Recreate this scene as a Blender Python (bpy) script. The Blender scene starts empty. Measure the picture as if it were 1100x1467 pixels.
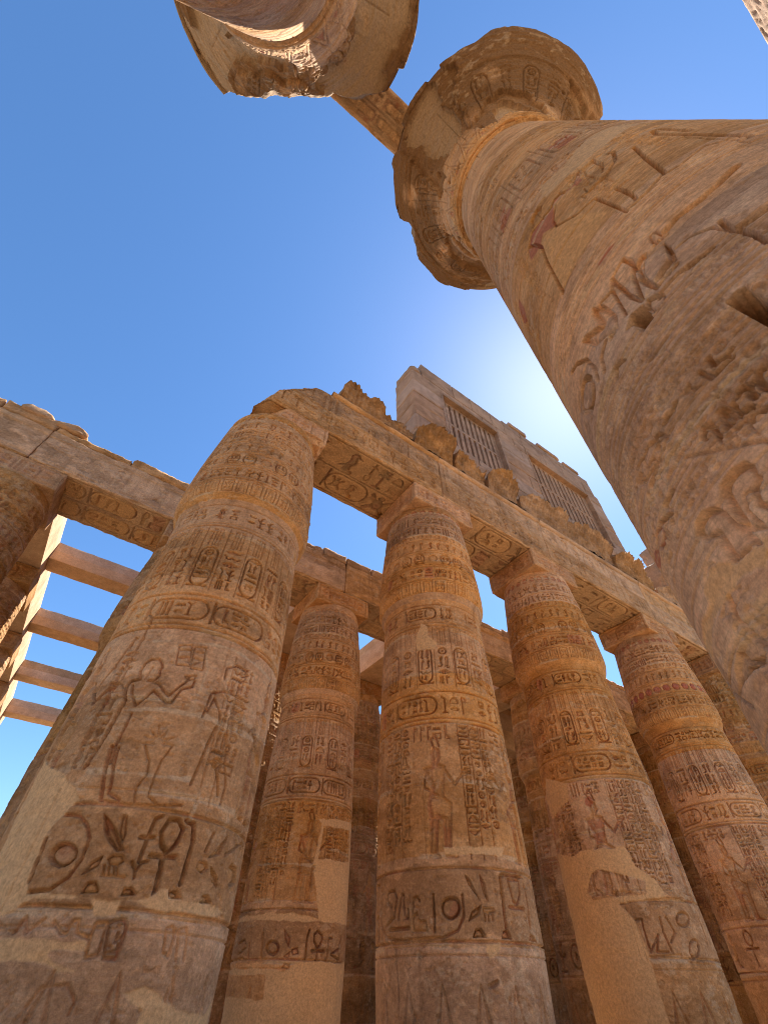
import bpy, math, random
import numpy as np

# ------------------------------------------------------------------ camera, sky, sun, exposure
scene = bpy.context.scene
COLL = scene.collection
cam_data = bpy.data.cameras.new("camera")
cam = bpy.data.objects.new("camera", cam_data)
COLL.objects.link(cam)
cam_data.sensor_fit = 'VERTICAL'
cam_data.sensor_height = 36.0
cam_data.lens = 15.4828
cam_data.clip_start = 0.05
cam_data.clip_end = 3000
cam.matrix_world = __import__('mathutils').Matrix((((0.817125,-0.432803,-0.380773,0.000000),(-0.576383,-0.602616,-0.551939,0.000000),(0.009421,0.670474,-0.741873,0.000000),(0.000000,0.000000,0.000000,1.000000))))
scene.camera = cam

SUN_AZ, SUN_EL = math.radians(13.0), math.radians(57.0)      # azimuth counted from +X towards +Y
world = bpy.data.worlds.new("World")
scene.world = world
world.use_nodes = True
wn = world.node_tree.nodes
wl = world.node_tree.links
bg = wn["Background"]
sky = wn.new("ShaderNodeTexSky")
sky.sky_type = 'NISHITA'
sky.sun_disc = False
sky.sun_elevation = SUN_EL
sky.sun_rotation = math.pi/2 - SUN_AZ
sky.altitude = 80
sky.air_density = 1.0
sky.dust_density = 0.24
sky.ozone_density = 4.0
hs = wn.new("ShaderNodeHueSaturation")
hs.inputs['Saturation'].default_value = 1.15
wl.new(sky.outputs[0], hs.inputs['Color'])
wl.new(hs.outputs[0], bg.inputs[0])
bg.inputs[1].default_value = 0.076

sun_data = bpy.data.lights.new("sun", 'SUN')
sun_data.energy = 5.0
sun_data.angle = math.radians(0.53)
sun_data.color = (1.0, 0.94, 0.84)
sun = bpy.data.objects.new("sun", sun_data)
COLL.objects.link(sun)
_d = __import__('mathutils').Vector((math.cos(SUN_EL)*math.cos(SUN_AZ), math.cos(SUN_EL)*math.sin(SUN_AZ), math.sin(SUN_EL)))
sun.rotation_euler = _d.to_track_quat('Z', 'Y').to_euler()
sun.location = (30, 10, 45)

scene.view_settings.view_transform = 'Standard'
scene.view_settings.look = 'None'
scene.view_settings.gamma = 1.0
scene.view_settings.exposure = 1.72
scene.render.engine = 'CYCLES'
scene.cycles.max_bounces = 6
scene.cycles.diffuse_bounces = 5
scene.cycles.use_denoising = True
scene.cycles.filter_width = 1.0

GROUND = -1.6            # the camera stands at the origin, 1.6 m above the floor of the hall

# ------------------------------------------------------------------ noise
def vnoise(ny, nx, cy, cx, rng):
    gy, gx = int(ny/cy)+3, int(nx/cx)+3
    g = rng.random((gy, gx)).astype(np.float32)*2-1
    y = np.arange(ny, dtype=np.float32)/cy; x = np.arange(nx, dtype=np.float32)/cx
    iy = y.astype(int); ix = x.astype(int)
    fy = y-iy; fx = x-ix
    fy = (fy*fy*(3-2*fy))[:, None]; fx = (fx*fx*(3-2*fx))[None, :]
    a = g[iy][:, ix]; b = g[iy][:, ix+1]; c = g[iy+1][:, ix]; d = g[iy+1][:, ix+1]
    return (a*(1-fx)+b*fx)*(1-fy)+(c*(1-fx)+d*fx)*fy

def fbm(ny, nx, cy, cx, rng, octv=4, gain=0.5):
    o = np.zeros((ny, nx), np.float32); a = 1.0; t = 0
    for _ in range(octv):
        if cy < 1.2 and cx < 1.2: break
        o += a*vnoise(ny, nx, max(cy, 1.01), max(cx, 1.01), rng); t += a
        a *= gain; cy /= 2.03; cx /= 2.03
    return o/max(t, 1e-6)

_perm = np.random.default_rng(5).random(65536).astype(np.float32)*2-1
def n3(P, s, seed=0):
    Q = P*(1.0/s)+np.array([13.7, 5.1, 9.3])*(seed+1)
    I = np.floor(Q).astype(np.int64); F = Q-I; F = F*F*(3-2*F)
    out = 0
    for dx in (0, 1):
        wx = F[:, 0] if dx else 1-F[:, 0]
        for dy in (0, 1):
            wy = F[:, 1] if dy else 1-F[:, 1]
            for dz in (0, 1):
                wz = F[:, 2] if dz else 1-F[:, 2]
                h = ((I[:, 0]+dx)*73856093 ^ (I[:, 1]+dy)*19349663 ^ (I[:, 2]+dz)*83492791) & 65535
                out = out+_perm[h]*wx*wy*wz
    return out
def f3(P, s, seed=0, octv=3):
    o = 0; a = 1; t = 0
    for k in range(octv):
        o = o+a*n3(P, s, seed+k*7); t += a; a *= .5; s /= 2.1
    return o/t

# ------------------------------------------------------------------ carving: signs as strokes and sunk shapes in a height map
def seg_d(X, Y, pts, closed=False):
    best = np.full(X.shape, 1e9, np.float32)
    n = len(pts)
    for i in range(n if closed else n-1):
        x1, y1 = pts[i]; x2, y2 = pts[(i+1) % n]
        dx, dy = x2-x1, y2-y1; L = dx*dx+dy*dy+1e-12
        t = np.clip(((X-x1)*dx+(Y-y1)*dy)/L, 0, 1)
        best = np.minimum(best, (X-x1-t*dx)**2+(Y-y1-t*dy)**2)
    return np.sqrt(best)
def inside(X, Y, pts):
    r = np.zeros(X.shape, bool); n = len(pts)
    for i in range(n):
        x1, y1 = pts[i]; x2, y2 = pts[(i+1) % n]
        if y1 == y2: continue
        c = ((y1 > Y) != (y2 > Y)) & (X < (x2-x1)*(Y-y1)/(y2-y1)+x1)
        r ^= c
    return r
def sstep(a, b, x):
    t = np.clip((x-a)/(b-a), 0, 1); return t*t*(3-2*t)

class Carve:
    """a developed surface: s to the right, z up, in metres; h = height, P R B D O = plaster, red, pale, dark, ochre"""
    def __init__(self, s0, s1, z0, z1, pitch, seed):
        self.s0, self.z0, self.p = s0, z0, pitch
        self.nx = int(round((s1-s0)/pitch))+1; self.ny = int(round((z1-z0)/pitch))+1
        self.s1 = s0+(self.nx-1)*pitch; self.z1 = z0+(self.ny-1)*pitch
        self.cut = np.zeros((self.ny, self.nx), np.float32)     # carved depth, positive down
        self.extra = np.zeros((self.ny, self.nx), np.float32)   # damage and relief that weathering does not soften
        self.m = {k: np.zeros((self.ny, self.nx), np.float32) for k in 'PRBDO'}
        self.gain = 2.2; self.bold = 1.0; self.pig = 0; self.pigd = .3; self.pigall = False; self.firm = .62; self.crisp = 1.0
        self.rng = np.random.default_rng(seed); self.rnd = random.Random(seed)
    def win(self, x0, x1, y0, y1):
        i0 = max(0, int((x0-self.s0)/self.p)); i1 = min(self.nx, int((x1-self.s0)/self.p)+2)
        j0 = max(0, int((y0-self.z0)/self.p)); j1 = min(self.ny, int((y1-self.z0)/self.p)+2)
        if i1 <= i0 or j1 <= j0: return None
        X = (self.s0+np.arange(i0, i1)*self.p).astype(np.float32)[None, :]+np.zeros((j1-j0, 1), np.float32)
        Y = (self.z0+np.arange(j0, j1)*self.p).astype(np.float32)[:, None]+np.zeros((1, i1-i0), np.float32)
        return slice(j0, j1), slice(i0, i1), X, Y
    def line(self, pts, w, d, closed=False):
        xs = [p[0] for p in pts]; ys = [p[1] for p in pts]; w = max(w, self.p*1.3); e = max(self.p*.6, .14*w*self.crisp)
        k = self.win(min(xs)-w, max(xs)+w, min(ys)-w, max(ys)+w)
        if not k: return
        a, b, X, Y = k
        v = d*(1-sstep(w*.5-e, w*.5+e, seg_d(X, Y, pts, closed)))
        self.cut[a, b] = np.maximum(self.cut[a, b], v)
    def fill(self, pts, d, soft=None, pit=False):
        xs = [p[0] for p in pts]; ys = [p[1] for p in pts]
        sz = min(max(xs)-min(xs), max(ys)-min(ys)); e = max(self.p*.7, .006)
        k = self.win(min(xs)-e*2, max(xs)+e*2, min(ys)-e*2, max(ys)+e*2)
        if not k: return
        a, b, X, Y = k
        dist = seg_d(X, Y, pts, True); ins = inside(X, Y, pts)
        if pit:
            v = np.where(ins, d*sstep(0, e*1.5, dist), 0)
            self.extra[a, b] = np.minimum(self.extra[a, b], -v); return
        sd = np.where(ins, dist, -dist)
        v = d*sstep(-e, e, sd)*(1-.62*sstep(0, max(.18*sz, 2*self.p), sd))
        self.cut[a, b] = np.maximum(self.cut[a, b], v)
    def paint(self, ch, pts, edge=.06, amt=1.0, stroke=None):
        xs = [p[0] for p in pts]; ys = [p[1] for p in pts]; q = edge+(stroke or 0)+.1
        k = self.win(min(xs)-q, max(xs)+q, min(ys)-q, max(ys)+q)
        if not k: return
        a, b, X, Y = k
        n = fbm(X.shape[0], X.shape[1], .35/self.p, .35/self.p, self.rng, 5, .62)
        if stroke: sd = stroke*.5-seg_d(X, Y, pts)
        else:
            dist = seg_d(X, Y, pts, True); sd = np.where(inside(X, Y, pts), dist, -dist)
        v = amt*sstep(-.01, .012, sd+n*edge*1.6)
        self.m[ch][a, b] = np.maximum(self.m[ch][a, b], v)
    def ell(self, cx, cy, rx, ry, d, ring=None):
        pts = [(cx+rx*math.cos(t), cy+ry*math.sin(t)) for t in [2*math.pi*i/14 for i in range(14)]]
        if ring: self.line(pts, ring, d, True)
        else: self.fill(pts, d)

# signs in a unit cell: L stroke, P sunk shape, E sunk ellipse, O ring
SIGN = {
 'ankh': (.5, [('O', .5, .75, .2, .22), ('L', (.5, .52), (.5, 0)), ('L', (.12, .46), (.88, .46))]),
 'disc': (1., [('O', .5, .5, .42, .42), ('E', .5, .5, .13, .13)]),
 'sun': (1., [('E', .5, .5, .42, .42)]),
 'reed': (.35, [('P', (.3, 0), (.6, 0), (.62, .5), (.95, .7), (.8, .95), (.4, 1), (.2, .7))]),
 'water': (3., [('L', (0, .2), (.1, .8), (.2, .2), (.3, .8), (.4, .2), (.5, .8), (.6, .2), (.7, .8), (.8, .2), (.9, .8), (1, .2))]),
 'loaf': (1.5, [('P', (0, 0), (1, 0), (.95, .45), (.75, .85), (.5, 1), (.25, .85), (.05, .45))]),
 'basket': (2.4, [('P', (0, 1), (1, 1), (.85, .45), (.6, .05), (.4, .05), (.15, .45))]),
 'bird': (1., [('P', (0, .12), (.3, .35), (.38, .6), (.3, .78), (.42, .97), (.6, .95), (.85, .82), (.64, .78), (.72, .5), (.62, .3), (.4, .2)), ('L', (.5, .24), (.5, 0), (.68, 0)), ('L', (.38, .2), (.38, .02))]),
 'owl': (.8, [('P', (.05, .05), (.25, .4), (.25, .7), (.22, .95), (.5, 1), (.78, .95), (.75, .65), (.8, .4), (.6, .15), (.3, .15)), ('L', (.5, .12), (.5, 0), (.75, 0))]),
 'bee': (1., [('P', (.15, 1), (.3, .95), (.52, .5), (.4, .5), (.2, .75)), ('P', (.55, 1), (.68, .9), (.58, .55), (.5, .6)), ('E', .55, .36, .17, .1), ('P', (0, .15), (.12, .3), (.4, .4), (.25, .22)), ('L', (.45, .25), (.42, .05)), ('L', (.6, .25), (.6, .05)), ('L', (.72, .28), (.76, .05))]),
 'eye': (2., [('P', (0, .5), (.25, .85), (.55, .95), (1, .5), (.5, .1), (.2, .2)), ('O', .48, .52, .13, .3)]),
 'mouth': (3., [('P', (0, .5), (.25, .9), (.5, 1), (.75, .9), (1, .5), (.75, .1), (.5, 0), (.25, .1))]),
 'box': (1., [('L', (.1, .1), (.9, .1), (.9, .9), (.1, .9), (.1, .1)), ('L', (.35, .35), (.65, .35))]),
 'block': (.8, [('P', (.1, 0), (.9, 0), (.9, 1), (.1, 1))]),
 'was': (.4, [('L', (.5, 0), (.55, .85), (.1, .98)), ('L', (.2, 0), (.5, .1), (.85, 0))]),
 'djed': (.5, [('L', (.5, 0), (.5, .95)), ('L', (.15, .95), (.85, .95)), ('L', (.15, .8), (.85, .8)), ('L', (.15, .65), (.85, .65)), ('L', (.2, 0), (.8, 0))]),
 'snake': (2.2, [('L', (0, .9), (.12, .75), (.15, .3), (.35, .25), (.5, .6), (.65, .3), (.85, .3), (1, .55))]),
 'cobra': (.6, [('L', (.1, .05), (.6, .1), (.8, .3), (.55, .6), (.5, .85), (.75, .95), (.9, .8)), ('P', (.5, .35), (.8, .4), (.85, .75), (.6, .8))]),
 'man': (.75, [('P', (.1, 0), (.95, 0), (.95, .2), (.7, .28), (.66, .6), (.3, .62), (.22, .3)), ('E', .5, .82, .15, .14), ('L', (.62, .55), (.95, .62), (.95, .8))]),
 'god': (.55, [('P', (.2, 0), (.75, 0), (.8, .3), (.65, .68), (.35, .68), (.25, .3)), ('E', .52, .8, .16, .12), ('L', (.7, .55), (.95, .5), (.95, .95))]),
 'feather': (.4, [('P', (.3, 0), (.5, 0), (.55, .6), (.95, .8), (.7, 1), (.3, .95), (.2, .5))]),
 'arm': (2.4, [('L', (0, .8), (.1, .4), (.85, .35), (1, .6)), ('L', (.1, .6), (.8, .6))]),
 'leg': (.6, [('P', (.3, 1), (.6, 1), (.55, .3), (.95, .12), (.95, 0), (.3, 0))]),
 'stool': (1., [('P', (.1, .1), (.9, .1), (.9, .85), (.1, .85))]),
 'sedge': (.6, [('L', (.5, 0), (.5, .9), (.75, 1)), ('L', (.5, .45), (.15, .7)), ('L', (.5, .45), (.9, .6)), ('L', (.2, 0), (.8, 0))]),
 'flag': (.45, [('L', (.3, 0), (.3, 1)), ('P', (.3, .72), (.95, .75), (.95, .98), (.3, 1))]),
 'house': (1.5, [('L', (.35, .05), (0, .05), (0, .95), (1, .95), (1, .05), (.7, .05))]),
 'beetle': (.8, [('E', .5, .42, .3, .3), ('E', .5, .84, .16, .12), ('L', (.25, .6), (.02, .85)), ('L', (.75, .6), (.98, .85)), ('L', (.25, .25), (.02, .05)), ('L', (.75, .25), (.98, .05))]),
 'bars': (1., [('L', (.2, 0), (.2, 1)), ('L', (.5, 0), (.5, 1)), ('L', (.8, 0), (.8, 1))]),
 'lute': (.4, [('E', .5, .2, .35, .2), ('L', (.5, .4), (.5, 1)), ('L', (.2, .82), (.8, .82))]),
}
TALL = ['ankh', 'reed', 'reed', 'bird', 'owl', 'was', 'djed', 'cobra', 'man', 'god', 'feather', 'leg', 'sedge', 'flag', 'bird', 'bee', 'beetle', 'bars', 'lute']
FLAT = ['water', 'loaf', 'basket', 'mouth', 'eye', 'snake', 'arm', 'house', 'sun', 'disc', 'stool', 'box', 'mouth', 'water']

def sign(C, name, x, y, w, h, d, lw=None):
    lw = lw or (.12*min(w, h)+.009)*C.bold
    for pr in SIGN[name][1]:
        if pr[0] == 'L': C.line([(x+a*w, y+b*h) for a, b in pr[1:]], lw, d)
        elif pr[0] == 'P': C.fill([(x+a*w, y+b*h) for a, b in pr[1:]], d)
        elif pr[0] == 'E': C.ell(x+pr[1]*w, y+pr[2]*h, pr[3]*w, pr[4]*h, d)
        else: C.ell(x+pr[1]*w, y+pr[2]*h, pr[3]*w, pr[4]*h, d, lw)

def text_row(C, x0, x1, y0, y1, d, paintp=0.0):
    r = C.rnd; H = y1-y0; x = x0
    while x < x1-.15*H:
        if r.random() < .5:
            n = r.choice(TALL); w = H*SIGN[n][0]*r.uniform(.85, 1.1)
            if x+w > x1: break
            sign(C, n, x, y0+.04*H, w, H*.92, d)
        else:
            k = r.choice((2, 2, 3)); w = H*r.uniform(.4, .62)
            if x+w > x1: break
            hh = H/k
            for i in range(k):
                n = r.choice(FLAT); a = SIGN[n][0]; ww = min(w, hh*.78*a); h2 = min(hh*.78, w/a*1.15)
                sign(C, n, x+(w-ww)/2, y0+i*hh+(hh-h2)/2, ww, h2, d)
        if paintp and r.random() < paintp:
            C.paint(r.choice('RRO'), [(x, y0), (x+w, y0), (x+w, y1), (x, y1)], .05, .5)
        x += w+.1*H
def text_col(C, x0, x1, y0, y1, d):
    r = C.rnd; W = x1-x0; y = y1
    while y > y0+.3*W:
        if r.random() < .45:
            h = W*r.uniform(.8, 1.05)
            if y-h < y0: h = y-y0
            n1, n2 = r.choice(TALL), r.choice(TALL)
            a1 = min(W*.45, h*SIGN[n1][0])
            sign(C, n1, x0+.03*W, y-h+.05*h, a1, h*.9, d)
            if a1 < W*.6: sign(C, n2, x0+a1+.1*W, y-h+.05*h, min(W-a1-.12*W, h*SIGN[n2][0]), h*.9, d)
        else:
            n = r.choice(FLAT); a = SIGN[n][0]; h = min(W*.95/a, W*.7)
            if y-h < y0: break
            sign(C, n, x0+(W-min(W*.95, h*a))/2, y-h+.06*h, min(W*.95, h*a), h*.85, d)
        y -= h+.07*W
def cartouche(C, x0, y0, w, h, d, vert=True):
    r = min(w, h)*.48; pts = []
    for cx, cy, a0 in ((x0+w-r, y0+h-r, 0), (x0+r, y0+h-r, 90), (x0+r, y0+r, 180), (x0+w-r, y0+r, 270)):
        for k in range(5):
            t = math.radians(a0+k*22.5); pts.append((cx+r*math.cos(t), cy+r*math.sin(t)))
    C.line(pts, .02+.03*min(w, h), d, True)
    if vert:
        C.line([(x0, y0-.02*h), (x0+w, y0-.02*h)], .02+.05*w, d)
        text_col(C, x0+.12*w, x0+.88*w, y0+.08*h, y0+h*.95, d)
    else:
        C.line([(x0-.02*w, y0), (x0-.02*w, y0+h)], .02+.05*h, d)
        text_row(C, x0+.12*w, x0+.9*w, y0+.15*h, y0+.86*h, d)
def figure(C, x, y, h, d, flip=False, red=False):
    f = -1 if flip else 1
    def q(l): return [(x+f*a*h*.46, y+b*h) for a, b in l]
    w = .02+.008*h
    body = [(-.28, .02), (-.2, .3), (-.24, .46), (-.12, .6), (-.3, .78), (-.1, .8), (-.06, .86), (-.1, .93), (-.02, .99), (.1, .97), (.12, .88), (.03, .82), (.22, .79), (.14, .62), (.12, .5), (.3, .44), (.26, .32), (.2, .02), (.34, 0), (.1, 0), (.1, .3), (-.02, .32), (-.1, .02), (-.02, 0), (-.28, 0)]
    C.fill(q(body[:-1]), d*1.1); C.line(q(body), w, d*.8, True)
    C.line(q([(.2, .76), (.42, .62), (.62, .72), (.7, .72)]), w*1.4, d)
    C.line(q([(-.26, .76), (-.3, .6), (.1, .5)]), w*1.2, d)
    C.line(q([(-.14, .5), (.14, .49)]), w, d); C.line(q([(-.22, .32), (.26, .32)]), w, d)
    C.line(q([(.62, .76), (.76, .76), (.72, .72)]), w, d)
    C.line(q([(-.02, 1.0), (-.08, 1.08), (.04, 1.14), (.12, 1.0)]), w, d)
    if red: C.paint('R', q([(-.26, .78), (.2, .78), (.12, .52), (-.12, .52)]), .05, .45)

def ring(C, z, w=.03, d=.012):
    n = vnoise(1, C.nx, 5, 1.5/C.p, C.rng)[0]*.006
    y = C.z0+np.arange(C.ny)*C.p
    v = d*(1-sstep(w*.2, w*.7, np.abs(y[:, None]-z-n[None, :])))
    C.cut = np.maximum(C.cut, v.astype(np.float32))

def finish(C, soft=.5, rough=.010, drum=1.1, drum0=0.0, pit=.018):
    """weathering: softened carving, worn patches, drum joints, chips, plaster repairs; returns height and colour masks"""
    ny, nx, p = C.ny, C.nx, C.p
    wear = sstep(-.45, .25, fbm(ny, nx, 1.1/p, 1.4/p, C.rng, 4)+.22)
    P = C.m['P']
    keep = (1-P)*(C.firm+(1-C.firm)*wear)*C.gain
    h = -C.cut*keep
    lime = sstep(.16, .34, fbm(ny, nx, .10/p, .16/p, C.rng, 4, .7))*sstep(-.1, .3, fbm(ny, nx, .8/p, 1.2/p, C.rng, 3))
    C.m['B'] = np.maximum(C.m['B'], .34*lime*(1-P))       # thin leftover gypsum wash
    h += rough*.9*fbm(ny, nx, .45/p, .6/p, C.rng, 5, .6)*(1-.75*P)
    st = fbm(ny, nx, .05/p, .7/p, C.rng, 3)
    h += rough*.35*st*(1-P)
    pits = fbm(ny, nx, .09/p, .12/p, C.rng, 3, .6)
    h -= pit*sstep(.38, .62, pits)*(1-P)
    flake = fbm(ny, nx, .5/p, .8/p, C.rng, 5, .6)
    fl = sstep(.24, .27, flake)*(1-P)
    h -= .014*fl*(.5 if C.firm > .9 else 1)
    C.m['D'] = np.maximum(C.m['D'], .35*sstep(.2, .32, flake)*(1-P))
    if drum:
        z = C.z0+np.arange(ny)*p; zj = drum0
        pale = np.zeros((ny, nx), np.float32)
        while zj < C.z1:
            if zj > C.z0:
                wob = vnoise(1, nx, 5, .5/p, C.rng)[0]*.02+vnoise(1, nx, 5, .12/p, C.rng)[0]*.008
                dd = np.abs(z[:, None]-zj-wob[None, :])
                h -= .02*(1-sstep(.004, .016, dd))*(1-P)*sstep(-.5, .2, vnoise(1, nx, 5, .6/p, C.rng))
                pale = np.maximum(pale, (1-sstep(.02, .05, dd))*sstep(.0, .35, vnoise(1, nx, 5, .7/p, C.rng)))
                for _ in range(3):
                    s = C.rnd.uniform(C.s0, C.s1); i = int((s-C.s0)/p)
                    j0, j1 = max(0, int((zj-C.z0)/p)), min(ny, int((zj+drum-C.z0)/p))
                    if 1 < i < nx-2 and j1 > j0+2: h[j0:j1, i:i+max(1, int(.012/p)+1)] -= .012
            zj += drum
        C.m['B'] = np.maximum(C.m['B'], .55*pale*(1-P))
    h -= .006*P
    h += P*.010*fbm(ny, nx, .12/p, .30/p, C.rng, 3, .5)
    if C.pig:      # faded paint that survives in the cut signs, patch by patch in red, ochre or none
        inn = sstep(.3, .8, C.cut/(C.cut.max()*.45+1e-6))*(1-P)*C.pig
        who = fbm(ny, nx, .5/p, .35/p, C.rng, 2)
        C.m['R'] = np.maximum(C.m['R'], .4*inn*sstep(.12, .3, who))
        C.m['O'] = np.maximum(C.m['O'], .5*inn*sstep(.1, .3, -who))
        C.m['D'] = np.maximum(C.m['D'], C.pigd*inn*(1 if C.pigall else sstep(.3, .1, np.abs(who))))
    h += C.extra
    return h

def new_obj(name, me, parent=None, mat=None):
    o = bpy.data.objects.new(name, me); COLL.objects.link(o)
    if parent: o.parent = parent
    if mat: me.materials.append(mat)
    return o
def mesh_from(name, V, quads, attr=None, smooth=True):
    me = bpy.data.meshes.new(name)
    V = np.ascontiguousarray(V, np.float32); quads = np.ascontiguousarray(quads, np.int32)
    me.vertices.add(len(V)); me.vertices.foreach_set("co", V.ravel())
    k = quads.shape[1]
    me.loops.add(quads.size); me.loops.foreach_set("vertex_index", quads.ravel())
    me.polygons.add(len(quads))
    me.polygons.foreach_set("loop_start", np.arange(0, quads.size, k, dtype=np.int32))
    me.polygons.foreach_set("use_smooth", np.full(len(quads), smooth))
    me.update(calc_edges=True)
    if attr is not None:
        a = me.color_attributes.new("wear", 'FLOAT_COLOR', 'POINT')
        a.data.foreach_set("color", np.ascontiguousarray(attr[:, :4], np.float32).ravel())
        if attr.shape[1] > 4:
            b = me.color_attributes.new("paint", 'FLOAT_COLOR', 'POINT')
            q = np.zeros((len(attr), 4), np.float32); q[:, 0] = attr[:, 4]; q[:, 3] = 1
            b.data.foreach_set("color", q.ravel())
    return me
def grid_quads(ny, nx, wrap=False, off=0, flip=False):
    j = np.arange(ny-1)[:, None]; i = np.arange(nx if wrap else nx-1)[None, :]
    a = j*nx+i; b = j*nx+(i+1) % nx; c = (j+1)*nx+(i+1) % nx; d = (j+1)*nx+i
    q = np.stack([a+0*b, b, c, d], -1).reshape(-1, 4)+off
    return q[:, ::-1] if flip else q

def tag(o, label=None, cat=None, group=None, kind=None):
    if label: o["label"] = label
    if cat: o["category"] = cat
    if group: o["group"] = group
    if kind: o["kind"] = kind
    elif cat: o["kind"] = "thing"
    return o
def thing(name, loc, label, cat, group=None):
    o = bpy.data.objects.new(name, None); COLL.objects.link(o); o.location = loc
    o.empty_display_size = .3
    return tag(o, label, cat, group)
def copy_thing(src, loc, label):
    r = src.copy(); COLL.objects.link(r); r.location = loc; r["label"] = label
    for ch in [c for c in bpy.data.objects if c.parent == src]:
        c = ch.copy(); COLL.objects.link(c); c.parent = r
    return r

# ------------------------------------------------------------------ materials
def stone_mat(name, c1, c2, c3, stripe=1.0, grain=.5, streak=.5, plaster=(.62, .37, .175), bump_d=.013, bsc=1.0, lines=0, blot=1.0):
    m = bpy.data.materials.new(name); m.use_nodes = True
    nt = m.node_tree; N = nt.nodes; L = nt.links; N.clear()
    out = N.new("ShaderNodeOutputMaterial"); bs = N.new("ShaderNodeBsdfPrincipled")
    L.new(bs.outputs[0], out.inputs[0])
    bs.inputs['Roughness'].default_value = .93
    m['bump'] = bump_d
    bs.inputs['Specular IOR Level'].default_value = .12
    tc = N.new("ShaderNodeTexCoord"); oi = N.new("ShaderNodeObjectInfo")
    off = N.new("ShaderNodeVectorMath"); off.operation = 'SCALE'
    L.new(oi.outputs['Location'], off.inputs[0]); off.inputs['Scale'].default_value = 1.37
    vec = N.new("ShaderNodeVectorMath"); vec.operation = 'ADD'
    L.new(tc.outputs['Object'], vec.inputs[0]); L.new(off.outputs[0], vec.inputs[1])
    def noise(sc, det=6, rough=.6, scale=(1, 1, 1)):
        mp = N.new("ShaderNodeMapping"); mp.inputs['Scale'].default_value = scale
        L.new(vec.outputs[0], mp.inputs[0])
        n = N.new("ShaderNodeTexNoise"); n.inputs['Scale'].default_value = sc; n.inputs['Detail'].default_value = det
        n.inputs['Roughness'].default_value = rough
        L.new(mp.outputs[0], n.inputs['Vector']); return n
    def ramp(src, a, b, ca=0, cb=1):
        r = N.new("ShaderNodeMapRange"); r.inputs[1].default_value = a; r.inputs[2].default_value = b
        r.inputs[3].default_value = ca; r.inputs[4].default_value = cb; L.new(src, r.inputs[0]); return r.outputs[0]
    def mix(f, a, b, mode='MIX'):
        x = N.new("ShaderNodeMix"); x.data_type = 'RGBA'; x.blend_type = mode
        if isinstance(f, (int, float)): x.inputs[0].default_value = f
        else: L.new(f, x.inputs[0])
        for s, v in ((x.inputs[6], a), (x.inputs[7], b)):
            if isinstance(v, tuple): s.default_value = (*v, 1)
            else: L.new(v, s)
        return x.outputs[2]
    big = noise(.55, 5, .6, (1, 1, 1.6)); mid = noise(2.3, 7, .65, (1, 1, 1.5)); fine = noise(22, 6, .7); strat = noise(1.5, 6, .62, (.5, .5, 2.0*stripe))
    drip = noise(3.2, 4, .6, (1.4, 1.4, .12))
    col = mix(ramp(big.outputs[0], .4, .62), c1, c2)
    col = mix(ramp(mid.outputs[0], .47, .68), col, c3)
    col = mix(ramp(strat.outputs[0], .5, .72, 0, .4), col, tuple(v*.62 for v in c2))
    col = mix(ramp(strat.outputs[0], .5, .28, 0, .25), col, tuple(min(1, v*1.3) for v in c1))
    col = mix(ramp(drip.outputs[0], .55, .75, 0, streak), col, tuple(v*.55 for v in c2))
    if lines:
        fs = noise(2.2, 8, .62, (.5, .5, 11)); c3b = tuple(min(1, v*1.25) for v in c1)
        col = mix(ramp(fs.outputs[0], .52, .62, 0, lines), col, tuple(v*.7 for v in c2))
        col = mix(ramp(fs.outputs[0], .46, .36, 0, lines), col, c3b)
    sx = N.new("ShaderNodeSeparateXYZ"); L.new(vec.outputs[0], sx.inputs[0])
    dv = N.new("ShaderNodeMath"); dv.operation = 'MULTIPLY_ADD'; dv.inputs[1].default_value = 1/1.1; dv.inputs[2].default_value = -.5
    L.new(sx.outputs[2], dv.inputs[0])
    fl = N.new("ShaderNodeMath"); fl.operation = 'FLOOR'; L.new(dv.outputs[0], fl.inputs[0])
    ad = N.new("ShaderNodeMath"); ad.operation = 'ADD'; L.new(fl.outputs[0], ad.inputs[0]); L.new(oi.outputs['Random'], ad.inputs[1])
    wn_ = N.new("ShaderNodeTexWhiteNoise"); wn_.noise_dimensions = '1D'; L.new(ad.outputs[0], wn_.inputs['W'])
    hv = N.new("ShaderNodeHueSaturation"); L.new(col, hv.inputs['Color'])
    L.new(ramp(wn_.outputs['Value'], 0, 1, .84, 1.16), hv.inputs['Value'])
    sw = N.new("ShaderNodeMath"); sw.operation = 'FRACT'
    s7 = N.new("ShaderNodeMath"); s7.operation = 'MULTIPLY'; s7.inputs[1].default_value = 7.3; L.new(wn_.outputs['Value'], s7.inputs[0]); L.new(s7.outputs[0], sw.inputs[0])
    L.new(ramp(sw.outputs[0], 0, 1, .85, 1.1), hv.inputs['Saturation'])
    col = hv.outputs[0]
    at = N.new("ShaderNodeAttribute"); at.attribute_name = "wear"
    sp = N.new("ShaderNodeSeparateColor"); L.new(at.outputs['Color'], sp.inputs[0])
    ap = N.new("ShaderNodeAttribute"); ap.attribute_name = "paint"
    sp2 = N.new("ShaderNodeSeparateColor"); L.new(ap.outputs['Color'], sp2.inputs[0])
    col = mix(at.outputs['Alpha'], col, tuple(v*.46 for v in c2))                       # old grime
    col = mix(sp.outputs[1], col, (.40, .12, .07))                                     # red paint left on the relief
    col = mix(sp2.outputs[0], col, (.64, .345, .13))                                      # ochre
    col = mix(sp.outputs[2], col, (.58, .42, .26))                                       # pale mortar, limewash
    pl = mix(ramp(mid.outputs[0], .35, .7, 0, .5), plaster, tuple(v*.80 for v in plaster))
    pl = mix(ramp(big.outputs[0], .45, .62, 0, .45), pl, tuple(v*.82 for v in plaster))
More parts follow.
